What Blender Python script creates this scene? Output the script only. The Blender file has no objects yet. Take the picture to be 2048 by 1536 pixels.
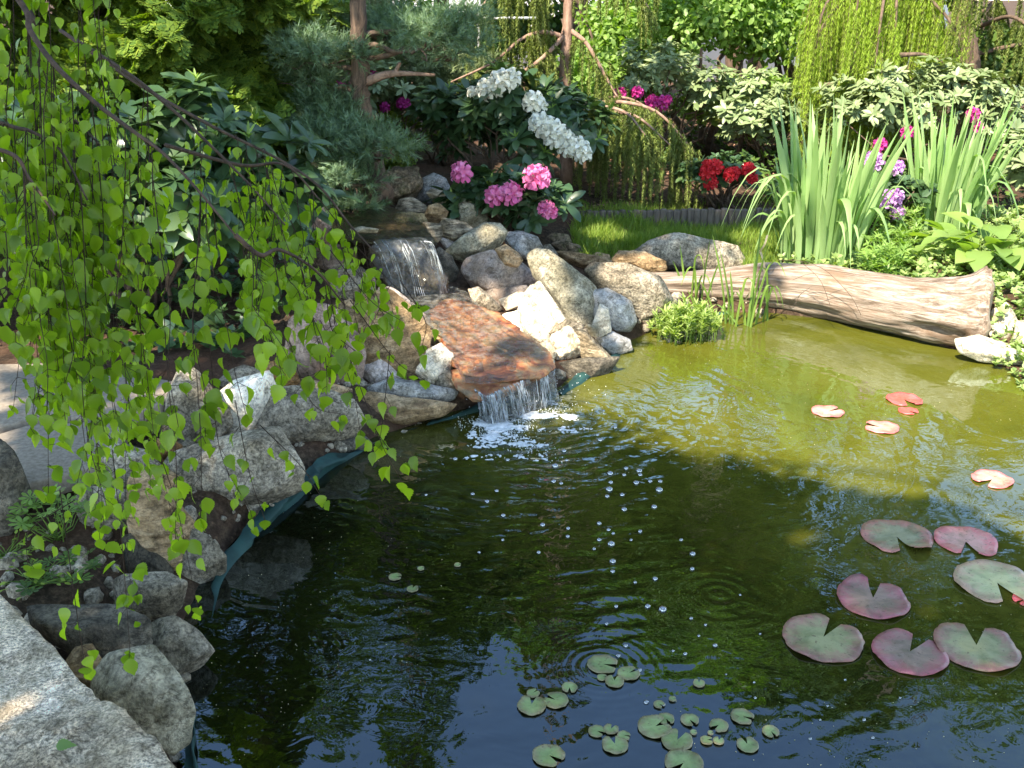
import bpy, bmesh, math, random
import numpy as np
from math import radians, sin, cos, tan, pi, sqrt, atan2
rnd = random.Random(7); NR = np.random.RandomState(11)
sc = bpy.context.scene
COL = sc.collection
# ---------------------------------------------------------------- camera
PITCH = radians(21.0); FPX = 2054.0; CAMZ = 1.7
cam = bpy.data.cameras.new("camera"); cam.sensor_width = 36; cam.lens = 36*FPX/2048
cam.clip_start = 0.05; cam.clip_end = 500
co = bpy.data.objects.new("camera", cam); COL.objects.link(co)
co.location = (0, 0, CAMZ); co.rotation_euler = (pi/2-PITCH, 0, 0); sc.camera = co
# ---------------------------------------------------------------- sky, sun, exposure
SUN_EL = radians(50); SUN_AZ = radians(-147)      # azimuth from +Y, clockwise positive: left and a little behind
L = np.array([sin(SUN_AZ)*cos(SUN_EL), cos(SUN_AZ)*cos(SUN_EL), sin(SUN_EL)])
w = bpy.data.worlds.new("World"); sc.world = w; w.use_nodes = True
nt = w.node_tree; bg = nt.nodes["Background"]
sky = nt.nodes.new("ShaderNodeTexSky"); sky.sky_type = 'NISHITA'; sky.sun_disc = False
sky.sun_elevation = SUN_EL; sky.sun_rotation = SUN_AZ; sky.air_density = 1.0; sky.dust_density = 0.1; sky.ozone_density = 1.5
hs = nt.nodes.new('ShaderNodeHueSaturation'); hs.inputs['Saturation'].default_value = 1.0; nt.links.new(sky.outputs[0], hs.inputs['Color'])
nt.links.new(hs.outputs[0], bg.inputs[0]); bg.inputs[1].default_value = 0.15
sl = bpy.data.lights.new("sun", 'SUN'); sl.energy = 3.6; sl.angle = radians(0.53); sl.color = (1, 0.96, 0.88)
so = bpy.data.objects.new("sun", sl); COL.objects.link(so)
from mathutils import Vector, Matrix
so.rotation_euler = Vector(L).to_track_quat('Z', 'Y').to_euler(); so.location = (-20, -10, 22)
sc.view_settings.view_transform = 'Standard'; sc.view_settings.look = 'None'
sc.view_settings.exposure = 2.1
sc.view_settings.use_white_balance = True; sc.view_settings.white_balance_temperature = 7300; sc.view_settings.gamma = 1.0
sc.cycles.max_bounces = 8; sc.cycles.transparent_max_bounces = 24
sc.cycles.diffuse_bounces = 3; sc.cycles.glossy_bounces = 3; sc.cycles.transmission_bounces = 4
sc.cycles.caustics_reflective = False; sc.cycles.caustics_refractive = False
# ---------------------------------------------------------------- projection helpers (photo pixels -> world)
F = np.array([0, cos(PITCH), -sin(PITCH)]); U = np.array([0, sin(PITCH), cos(PITCH)]); RX = np.array([1., 0, 0])
CAM = np.array([0, 0, CAMZ])
def ray(px, py): return F + RX*(px-1024)/FPX + U*(768-py)/FPX
def PZ(px, py, z):                      # where the sight line meets height z
    d = ray(px, py); return CAM + d*((z-CAMZ)/d[2])
def PY(px, py, Y):                      # where it meets distance Y
    d = ray(px, py); return CAM + d*(Y/d[1])
def toPx(p):
    q = np.asarray(p)-CAM; s = q@F
    return 1024+FPX*(q@RX)/s, 768-FPX*(q@U)/s, s
# ---------------------------------------------------------------- value noise
def _h(i, j, k, s):
    n = (i*374761393 + j*668265263 + k*2147483647 % 1000003*974711 + s*1274126177) & 0xffffffff
    n = ((n ^ (n >> 13))*1274126177) & 0xffffffff
    n = ((n ^ (n >> 16))*2246822519) & 0xffffffff
    return ((n ^ (n >> 15)) & 0xffff)/65535.0*2-1
def vnoise(P, s=0):
    P = np.asarray(P, float); I = np.floor(P).astype(np.int64); f = P-I; f = f*f*(3-2*f)
    r = 0
    for a in (0, 1):
        for b in (0, 1):
            for c in (0, 1):
                wt = (f[:, 0] if a else 1-f[:, 0])*(f[:, 1] if b else 1-f[:, 1])*(f[:, 2] if c else 1-f[:, 2])
                r = r+wt*_h(I[:, 0]+a, I[:, 1]+b, I[:, 2]+c, s)
    return r
def fbm(P, freq=1, o=4, s=0, g=0.5):
    r = 0; a = 1
    for k in range(o):
        r = r+a*vnoise(np.asarray(P)*freq*(2.03**k)+17.3*k, s+k); a *= g
    return r
# ---------------------------------------------------------------- object helpers
def prop(o, label=None, cat=None, group=None, kind=None):
    if label: o['label'] = label
    if cat: o['category'] = cat
    if group: o['group'] = group
    if kind: o['kind'] = kind
    return o
def mesh(name, V, Fa, mat, parent=None, loc=None, smooth=True):
    """Fa: (n,k) int array, or a list of index lists"""
    V = np.asarray(V, float).reshape(-1, 3)
    if loc is None: loc = (0, 0, 0)
    loc = np.asarray(loc, float)
    base = np.zeros(3)
    if parent is not None: base = np.array(parent.location)
    me = bpy.data.meshes.new(name)
    V2 = V-loc
    if isinstance(Fa, np.ndarray):
        n, k = Fa.shape; loops = Fa.ravel(); tot = np.full(n, k)
    else:
        tot = np.array([len(f) for f in Fa]); loops = np.array([i for f in Fa for i in f]); n = len(tot)
    st = np.concatenate(([0], np.cumsum(tot)[:-1]))
    me.vertices.add(len(V2)); me.vertices.foreach_set("co", V2.astype(np.float32).ravel())
    me.loops.add(len(loops)); me.loops.foreach_set("vertex_index", loops.astype(np.int32))
    me.polygons.add(n); me.polygons.foreach_set("loop_start", st.astype(np.int32)); me.polygons.foreach_set("loop_total", tot.astype(np.int32))
    if smooth: me.polygons.foreach_set("use_smooth", np.ones(n, bool))
    me.update(calc_edges=True); me.validate()
    if mat: me.materials.append(mat)
    o = bpy.data.objects.new(name, me); COL.objects.link(o)
    o.location = tuple(loc-base)
    if parent is not None: o.parent = parent
    return o
def thing(name, label, cat, loc, group=None, kind=None):
    o = bpy.data.objects.new(name, None); COL.objects.link(o); o.location = tuple(loc); o.empty_display_size = 0.1
    return prop(o, label, cat, group, kind)
class Bag:                                # several tubes or ribbons that form ONE part
    def __init__(s): s.V = []; s.F = []; s.n = 0
    def add(s, V, Fa):
        V = np.asarray(V, float); s.V.append(V); s.F.extend([[i+s.n for i in f] for f in Fa]); s.n += len(V)
    def tube(s, pts, rad, k=7):
        pts = np.asarray(pts, float); m = len(pts); rad = np.broadcast_to(rad, (m,)) if np.ndim(rad) == 0 else np.asarray(rad)
        T = np.gradient(pts, axis=0); T /= np.linalg.norm(T, axis=1)[:, None]+1e-9
        ref = np.array([0, 0, 1.]) if abs(T[0][2]) < .8 else np.array([1., 0, 0])
        V = []
        for i in range(m):
            a = np.cross(T[i], ref); a /= np.linalg.norm(a)+1e-9; b = np.cross(T[i], a)
            for j in range(k):
                t = 2*pi*j/k; V.append(pts[i]+rad[i]*(cos(t)*a+sin(t)*b))
        Fa = [[i*k+j, i*k+(j+1) % k, (i+1)*k+(j+1) % k, (i+1)*k+j] for i in range(m-1) for j in range(k)]
        Fa.append(list(range(k))[::-1]); Fa.append([(m-1)*k+j for j in range(k)])
        s.add(V, Fa)
    def ribbon(s, pts, side, wid, fold=0.0):
        pts = np.asarray(pts, float); m = len(pts); side = np.broadcast_to(side, (m, 3)); wid = np.asarray(wid)
        T = np.gradient(pts, axis=0); N = np.cross(T, side); N /= np.linalg.norm(N, axis=1)[:, None]+1e-9
        V = np.concatenate([pts-side*wid[:, None]+N*wid[:, None]*fold, pts, pts+side*wid[:, None]+N*wid[:, None]*fold])
        Fa = []
        for i in range(m-1): Fa += [[i, m+i, m+i+1, i+1], [m+i, 2*m+i, 2*m+i+1, m+i+1]]
        s.add(V, Fa)
    def build(s, name, mat, parent=None, loc=None): return mesh(name, np.concatenate(s.V), s.F, mat, parent, loc)
def spline(pts, n):                       # Catmull-Rom through the points
    P = np.asarray(pts, float); P = np.vstack([2*P[0]-P[1], P, 2*P[-1]-P[-2]]); m = len(P)-3
    t = np.linspace(0, m, n); out = []
    for u in t:
        i = min(int(u), m-1); f = u-i; a, b, c, d = P[i:i+4]
        out.append(.5*((2*b)+(c-a)*f+(2*a-5*b+4*c-d)*f*f+(3*b-a-3*c+d)*f**3))
    return np.array(out)
def frames(axis, nrm):                    # matrices with columns side, axis, normal
    A = axis/(np.linalg.norm(axis, axis=1)[:, None]+1e-9)
    S = np.cross(A, nrm); S /= np.linalg.norm(S, axis=1)[:, None]+1e-9
    N = np.cross(S, A)
    return np.stack([S, A, N], axis=2)
def scatter(name, tmpl, P, R, S, mat, parent=None, loc=None, smooth=True):
    TV, TF = tmpl; n = len(P); m = len(TV); S = np.broadcast_to(S, (n,))
    V = P[:, None, :]+np.einsum('nij,mj->nmi', R, TV)*S[:, None, None]
    off = np.arange(n)*m
    ks = sorted(set(len(f) for f in TF))
    if len(ks) == 1:
        Fa = (np.array(TF)[None]+off[:, None, None]).reshape(-1, ks[0])
    else:
        Fa = []
        for o_ in off: Fa.extend([[i+o_ for i in f] for f in TF])
    return mesh(name, V.reshape(-1, 3), Fa, mat, parent, loc, smooth)
def unit(n): v = NR.normal(size=(n, 3)); return v/np.linalg.norm(v, axis=1)[:, None]
# ---------------------------------------------------------------- leaf templates (length 1 along +Y, normal +Z)
def leaf_tmpl(stations, fold=.15, curl=.15):
    V = []; Fa = []
    for y, wd in stations:
        z = -curl*y*y
        V += [(-wd, y, z+fold*wd), (0, y, z), (wd, y, z+fold*wd)]
    for i in range(len(stations)-1):
        a = 3*i; b = 3*(i+1); Fa += [[a, a+1, b+1, b], [a+1, a+2, b+2, b+1]]
    return np.array(V), Fa
BIRCH = leaf_tmpl([(0, .02), (.07, .24), (.14, .38), (.19, .35), (.25, .46), (.31, .39), (.38, .44), (.44, .34), (.52, .37), (.58, .26), (.66, .27), (.72, .15), (.82, .13), (1.0, .005)], .12, .22)
RHODO = leaf_tmpl([(0, .02), (.15, .09), (.4, .17), (.65, .19), (.85, .13), (1, .02)], .28, .22)
OVAL = leaf_tmpl([(0, .03), (.3, .28), (.7, .26), (1, .02)], .15, .15)
DIAM = (np.array([(0, 0, 0), (-.3, .5, .06), (0, 1, -.08), (.3, .5, .06)]), [[0, 3, 2, 1]])
SLIM = leaf_tmpl([(0, .03), (.35, .11), (.7, .09), (1, .01)], .2, .2)
HOSTA = leaf_tmpl([(0, .05), (.12, .22), (.3, .34), (.5, .36), (.7, .28), (.87, .14), (1, .01)], .3, .35)
def needles(n, spread, ln, wd, seed, fwd=.5):
    r = np.random.RandomState(seed); V = []; Fa = []
    for i in range(n):
        y = r.rand(); a = r.rand()*2*pi; d = np.array([cos(a)*spread, fwd, sin(a)*spread]); d /= np.linalg.norm(d); d *= ln*(.7+.6*r.rand())
        s = np.cross(d, [0, 1, 0]); s = s/np.linalg.norm(s)*wd
        p = np.array([0, y, 0]); k = len(V); V += [p-s, p+s, p+d]; Fa.append([k, k+1, k+2])
    return np.array(V), Fa
NEEDLE = needles(64, 1, .26, .03, 3, .8)
TUFT = needles(26, 1, .55, .03, 5, .9)
def spray():
    V = []; Fa = []; r = np.random.RandomState(2)
    def st(p, d, ln, wd):
        s = np.array([-d[1], d[0], 0])*wd; k = len(V); q = p+d*ln; m_ = p+d*ln*.5
        z = np.array([0, 0, .02*r.randn()])
        V.extend([p-s*.6, p+s*.6, m_+s+z, q, m_-s+z]); Fa.extend([[k, k+1, k+2, k+4], [k+4, k+2, k+3]])
    for i in range(9):
        y = .08+i*.1; sgn = 1 if i % 2 else -1; p = np.array([0, y, -.12*y*y]); L_ = .42*(1-y)+.1; a = radians(48)
        d = np.array([sgn*sin(a), cos(a), 0]); st(p, d, L_, .055)
        for j in range(3):
            q = p+d*L_*(.3+.25*j)
            for s2 in (-1, 1):
                a2 = atan2(d[0], d[1])+s2*radians(40); st(q, np.array([sin(a2), cos(a2), 0]), L_*.42, .045)
    st(np.zeros(3), np.array([0, 1., 0]), 1.0, .03)
    return np.array(V), Fa
SPRAY = spray()
# ---------------------------------------------------------------- materials
def new_mat(name):
    m = bpy.data.materials.new(name); m.use_nodes = True; nt = m.node_tree; nt.nodes.clear(); return m, nt, nt.nodes.new("ShaderNodeOutputMaterial")
class NB:
    def __init__(s, nt): s.nt = nt
    def n(s, t, **k):
        x = s.nt.nodes.new(t)
        for a, b in k.items():
            if a.startswith('i_'):
                kk = a[2:]; kk = int(kk) if kk.isdigit() else kk.replace('_', ' ')
                if isinstance(b, bpy.types.NodeSocket): s.nt.links.new(b, x.inputs[kk])
                else: x.inputs[kk].default_value = b
            else: setattr(x, a, b)
        return x
    def ramp(s, fac, stops, interp='LINEAR'):
        x = s.nt.nodes.new("ShaderNodeValToRGB"); s.nt.links.new(fac, x.inputs[0]); e = x.color_ramp.elements; x.color_ramp.interpolation = interp
        while len(e) < len(stops): e.new(.5)
        for i, (p, c) in enumerate(stops): e[i].position = p; e[i].color = (*c, 1) if len(c) == 3 else c
        return x.outputs[0]
    def mix(s, f, a, b, mode='MIX'):
        x = s.nt.nodes.new("ShaderNodeMix"); x.data_type = 'RGBA'; x.blend_type = mode
        for k, v in ((0, f), (6, a), (7, b)):
            if isinstance(v, bpy.types.NodeSocket): s.nt.links.new(v, x.inputs[k])
            elif k == 0: x.inputs[0].default_value = v
            else: x.inputs[k].default_value = (*v, 1) if len(v) == 3 else v
        return x.outputs[2]
    def math(s, op, a, b=0.0, c=0.0):
        x = s.nt.nodes.new("ShaderNodeMath"); x.operation = op
        for k, v in ((0, a), (1, b), (2, c)):
            if isinstance(v, bpy.types.NodeSocket): s.nt.links.new(v, x.inputs[k])
            else: x.inputs[k].default_value = v
        return x.outputs[0]
    def noise(s, vec, scale, detail=4, rough=.55, dist=0):
        x = s.n("ShaderNodeTexNoise"); s.nt.links.new(vec, x.inputs['Vector']); x.inputs['Scale'].default_value = scale
        x.inputs['Detail'].default_value = detail; x.inputs['Roughness'].default_value = rough; x.inputs['Distortion'].default_value = dist
        return x.outputs[0]
    def link(s, a, b): s.nt.links.new(a, b)
def rand_coord(b, stretch=None):
    tc = b.n("ShaderNodeTexCoord"); oi = b.n("ShaderNodeObjectInfo")
    add = b.n("ShaderNodeVectorMath", operation='ADD'); mul = b.n("ShaderNodeVectorMath", operation='SCALE')
    cmb = b.n("ShaderNodeCombineXYZ"); b.link(oi.outputs['Random'], cmb.inputs[0]); b.link(oi.outputs['Random'], cmb.inputs[1]); cmb.inputs[2].default_value = .3
    b.link(cmb.outputs[0], mul.inputs[0]); mul.inputs['Scale'].default_value = 37.0
    b.link(tc.outputs['Object'], add.inputs[0]); b.link(mul.outputs[0], add.inputs[1]); v = add.outputs[0]
    if stretch:
        mp = b.n("ShaderNodeMapping"); b.link(v, mp.inputs[0]); mp.inputs['Scale'].default_value = stretch[0]; mp.inputs['Rotation'].default_value = stretch[1]; v = mp.outputs[0]
    return v
def leaf_mat(name, c1, c2, trans=.35, rough=.45, tcol=None, spec=.4, hue=None):
    m, nt, out = new_mat(name); b = NB(nt); g = b.n("ShaderNodeNewGeometry"); tc = b.n("ShaderNodeTexCoord")
    nz = b.noise(tc.outputs['Object'], 9, 2)
    f = b.math('ADD', b.math('MULTIPLY', g.outputs['Random Per Island'], .65), b.math('MULTIPLY', nz, .35))
    st = [(.1, c1), (.8, c2)]
    if hue: st.append((.97, hue))
    c = b.ramp(f, st)
    p = b.n("ShaderNodeBsdfPrincipled"); b.link(c, p.inputs['Base Color']); p.inputs['Roughness'].default_value = rough; p.inputs['Specular IOR Level'].default_value = spec
    tr = b.n("ShaderNodeBsdfTranslucent")
    if tcol: tcn = b.mix(.5, c, tcol)
    else: tcn = b.mix(1.0, c, (1.7, 1.9, .5), 'MULTIPLY')
    b.link(tcn, tr.inputs[0]); mx = b.n("ShaderNodeMixShader"); mx.inputs[0].default_value = trans
    b.link(p.outputs[0], mx.inputs[1]); b.link(tr.outputs[0], mx.inputs[2]); b.link(mx.outputs[0], out.inputs[0]); return m
def bark_mat(name, c1, c2, sc_=(14, 14, 2.5), rough=.9):
    m, nt, out = new_mat(name); b = NB(nt); v = rand_coord(b, (sc_, (0, 0, 0)))
    n1 = b.noise(v, 3, 6, .65, .6); c = b.ramp(n1, [(.35, c1), (.65, c2)])
    p = b.n("ShaderNodeBsdfPrincipled"); b.link(c, p.inputs['Base Color']); p.inputs['Roughness'].default_value = rough
    bp = b.n("ShaderNodeBump"); bp.inputs['Strength'].default_value = .7; bp.inputs['Distance'].default_value = .006; b.link(n1, bp.inputs['Height']); b.link(bp.outputs[0], p.inputs['Normal'])
    b.link(p.outputs[0], out.inputs[0]); return m
def rock_mat(name, dark, mid, light, speck=.35, stretch=None, tint=None, tintamt=0., rough=.85, wet=0., moss=0., sscale=90):
    m, nt, out = new_mat(name); b = NB(nt); v = rand_coord(b, stretch); v0 = rand_coord(b)
    big = b.noise(v, 7, 8, .62, .5); fine = b.noise(v0, sscale, 6, .7); mid_ = b.noise(v0, 28, 6, .68, .4)
    c = b.ramp(big, [(.3, dark), (.5, mid), (.7, light)])
    sp = b.ramp(fine, [(.38, (0.12, 0.12, 0.12)), (.5, (.95, .95, .95)), (.62, (1.7, 1.7, 1.65))])
    c = b.mix(speck, c, sp, 'MULTIPLY')
    sp2 = b.ramp(mid_, [(.36, (.35, .34, .3)), (.5, (1, 1, 1)), (.68, (1.35, 1.33, 1.3))]); c = b.mix(.8, c, sp2, 'MULTIPLY')
    ck = b.noise(v, 9, 5, .6, 1.5); c = b.mix(.75, c, b.ramp(b.math('ABSOLUTE', b.math('SUBTRACT', ck, .5)), [(.0, (.3, .28, .25)), (.022, (1, 1, 1))]), 'MULTIPLY')
    st_ = b.noise(v0, 3.2, 4, .6, .5); c = b.mix(.8, c, b.ramp(st_, [(.38, (.5, .47, .4)), (.55, (1.05, 1.04, 1.02)), (.68, (1.35, 1.35, 1.38))]), 'MULTIPLY')
    if tint:
        tf = b.ramp(b.noise(v0, 4.5, 5, .6), [(.45, (0, 0, 0)), (.62, (1, 1, 1))]); c = b.mix(b.math('MULTIPLY', tf, tintamt), c, tint)
    c = b.mix(1.0, c, (1.32, 1.2, 1.04), 'MULTIPLY')
    if moss:
        g = b.n("ShaderNodeNewGeometry"); tf = b.ramp(b.noise(v0, 12, 6, .7), [(.5, (0, 0, 0)), (.6, (1, 1, 1))]); c = b.mix(b.math('MULTIPLY', tf, moss), c, (.07, .085, .02))
    p = b.n("ShaderNodeBsdfPrincipled"); b.link(c, p.inputs['Base Color']); p.inputs['Roughness'].default_value = rough; p.inputs['Specular IOR Level'].default_value = .3
    if wet: p.inputs['Coat Weight'].default_value = wet; p.inputs['Coat Roughness'].default_value = .12
    h = b.math('ADD', b.math('MULTIPLY', big, 1.0), b.math('ADD', b.math('MULTIPLY', mid_, .5), b.math('MULTIPLY', fine, .22)))
    bp = b.n("ShaderNodeBump"); bp.inputs['Strength'].default_value = .9; bp.inputs['Distance'].default_value = .03; b.link(h, bp.inputs['Height']); b.link(bp.outputs[0], p.inputs['Normal'])
    b.link(p.outputs[0], out.inputs[0]); return m
def plain(name, c, rough=.6, c2=None, scale=20, bump=0.0, spec=.4):
    m, nt, out = new_mat(name); b = NB(nt); p = b.n("ShaderNodeBsdfPrincipled"); v = rand_coord(b); n1 = b.noise(v, scale, 5, .6)
    if c2: b.link(b.ramp(n1, [(.35, c), (.65, c2)]), p.inputs['Base Color'])
    else: p.inputs['Base Color'].default_value = (*c, 1)
    p.inputs['Roughness'].default_value = rough; p.inputs['Specular IOR Level'].default_value = spec
    if bump:
        bp = b.n("ShaderNodeBump"); bp.inputs['Strength'].default_value = .6; bp.inputs['Distance'].default_value = bump; b.link(n1, bp.inputs['Height']); b.link(bp.outputs[0], p.inputs['Normal'])
    b.link(p.outputs[0], out.inputs[0]); return m
# ================================================================ SETTING: pond outline and ground
def w2(px, py, z=0.0): p = PZ(px, py, z); return (p[0], p[1])
POND = [w2(*q) for q in [(392, 1640), (385, 1536), (378, 1440), (395, 1345), (428, 1250), (440, 1170), (480, 1090), (560, 1015), (650, 945), (770, 880), (900, 835), (980, 815),
        (1110, 790), (1180, 745), (1262, 690), (1330, 655), (1430, 628), (1540, 628), (1640, 640), (1800, 672), (1915, 712), (1990, 745), (2060, 800)]]
POND = [(-.62, 1.05), (-.75, 1.3)]+POND+[(2.7, 3.9), (3.4, 3.2), (3.6, 2.2), (3.2, 1.2), (2.0, .7), (.6, .65), (-.3, .8)]
POND = np.array(POND)
def pond_sd(X, Y):                        # signed distance, positive outside
    P = np.stack([X.ravel(), Y.ravel()], 1); d = np.full(len(P), 1e9); ins = np.zeros(len(P), bool)
    for i in range(len(POND)):
        a = POND[i]; c = POND[(i+1) % len(POND)]; e = c-a; t = np.clip(((P-a)@e)/(e@e), 0, 1)
        d = np.minimum(d, np.linalg.norm(P-a-t[:, None]*e, axis=1))
        cond = ((a[1] > P[:, 1]) != (c[1] > P[:, 1])) & (P[:, 0] < (c[0]-a[0])*(P[:, 1]-a[1])/(c[1]-a[1]+1e-12)+a[0]); ins ^= cond
    return (np.where(ins, -d, d)).reshape(X.shape)
_c = []
def cp(px, py, z): p = PZ(px, py, z); _c.append((p[0], p[1], z))
for q in [(100, 800, .25), (250, 780, .25), (20, 900, .24), (-200, 850, .25), (-100, 760, .25), (150, 1050, .14), (100, 1150, .13), (250, 900, .12), (400, 800, .2), (300, 1200, .02), (500, 900, .02), (620, 840, .05), (700, 760, .12),
          (800, 790, .05), (860, 700, .12), (1000, 720, .0), (950, 640, .12), (880, 590, .2), (980, 560, .22), (1100, 560, .18), (1100, 640, .05), (1200, 600, .05), (1250, 560, .08), (1150, 510, .17),
          (800, 520, .3), (760, 460, .42), (850, 440, .42), (700, 420, .45), (800, 400, .45), (900, 420, .42), (980, 470, .33), (1060, 470, .28), (1100, 420, .3), (900, 380, .42), (740, 380, .52), (700, 340, .5),
          (620, 480, .42), (640, 600, .3), (560, 680, .25), (400, 700, .22), (200, 650, .22), (400, 560, .3), (1000, 350, .35), (1200, 460, .2), (1300, 480, .17), (1400, 480, .16), (1400, 420, .2), (1200, 420, .28), (1500, 520, .14), (1700, 520, .17),
          (1600, 400, .22), (1900, 520, .2), (2000, 580, .2), (2048, 480, .25), (1800, 350, .3), (1500, 350, .28), (1300, 350, .28), (1200, 300, .3), (1500, 280, .35), (2000, 300, .35), (1960, 720, .02), (2040, 730, .03)]: cp(*q)
_c += [(-2, .5, .2), (-1.2, 1.0, .2), (0, 0, .15), (3.6, 3.9, .2), (4.4, 2, .15), (-5, 2, .2), (-6, 8, .3), (6, 8, .35), (0, 12, .4), (8, 14, .4), (-8, 14, .4), (0, -5, .15), (-1.4, 1.6, .16), (-1.0, 1.9, .1)]
CPT = np.array(_c)
def G(X, Y):
    X = np.asarray(X, float); Y = np.asarray(Y, float); sh = X.shape; x = X.ravel(); y = Y.ravel()
    d2 = (x[:, None]-CPT[:, 0])**2+(y[:, None]-CPT[:, 1])**2; wt = 1/(d2+.012)**2
    z = (wt@CPT[:, 2])/wt.sum(1)
    s = pond_sd(x, y); k = np.clip((s+.03)/.16, 0, 1); k = k*k*(3-2*k)
    zin = -.55*np.clip((-s+.02)/.35, 0, 1)-.06
    z = np.where(s > .13, z, zin*(1-k)+z*k)
    P = np.stack([x, y, 0*x], 1); z = z+np.where(s > 0.02, .018*fbm(P, 5, 4, 5), 0)
    return z.reshape(sh)
def g1(x, y): return float(G(np.array([x]), np.array([y]))[0])
# ---------------------------------------------------------------- ground sheet
def axis_pts(lo, hi, step, far):
    c = np.arange(lo, hi+step/2, step); g = []
    d = step
    x = hi
    while x < far: d *= 1.35; x += d; g.append(x)
    g2 = []; d = step; x = lo
    while x > -far: d *= 1.35; x -= d; g2.append(x)
    return np.array(g2[::-1]+list(c)+g)
gx = axis_pts(-3.6, 4.6, .04, 160); gy = axis_pts(.3, 9.5, .04, 160)
GX, GY = np.meshgrid(gx, gy); GZ = G(GX, GY)
nx, ny = len(gx), len(gy); idx = np.arange(nx*ny).reshape(ny, nx)
gf = np.stack([idx[:-1, :-1].ravel(), idx[:-1, 1:].ravel(), idx[1:, 1:].ravel(), idx[1:, :-1].ravel()], 1)
def ground_mat():
    m, nt, out = new_mat("soil"); b = NB(nt); tc = b.n("ShaderNodeTexCoord"); v = tc.outputs['Object']
    a = b.noise(v, 3, 6, .6); f = b.noise(v, 45, 6, .75); c = b.ramp(f, [(.3, (.018, .012, .008)), (.5, (.06, .042, .028)), (.7, (.15, .10, .065))])
    c = b.mix(b.ramp(a, [(.4, (0, 0, 0)), (.65, (.7, .7, .7))]), c, (.11, .055, .035))
    vo = b.n("ShaderNodeTexVoronoi"); b.link(v, vo.inputs['Vector']); vo.inputs['Scale'].default_value = 40
    c = b.mix(b.ramp(vo.outputs['Distance'], [(.1, (.5, .5, .5)), (.25, (0, 0, 0))]), c, (.22, .13, .08))
    p = b.n("ShaderNodeBsdfPrincipled"); b.link(c, p.inputs['Base Color']); p.inputs['Roughness'].default_value = .95; p.inputs['Specular IOR Level'].default_value = .1
    bp = b.n("ShaderNodeBump"); bp.inputs['Strength'].default_value = .8; bp.inputs['Distance'].default_value = .02; b.link(f, bp.inputs['Height']); b.link(bp.outputs[0], p.inputs['Normal'])
    b.link(p.outputs[0], out.inputs[0]); return m
prop(mesh('ground', np.stack([GX.ravel(), GY.ravel(), GZ.ravel()], 1), gf, ground_mat()), kind='structure')
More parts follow.
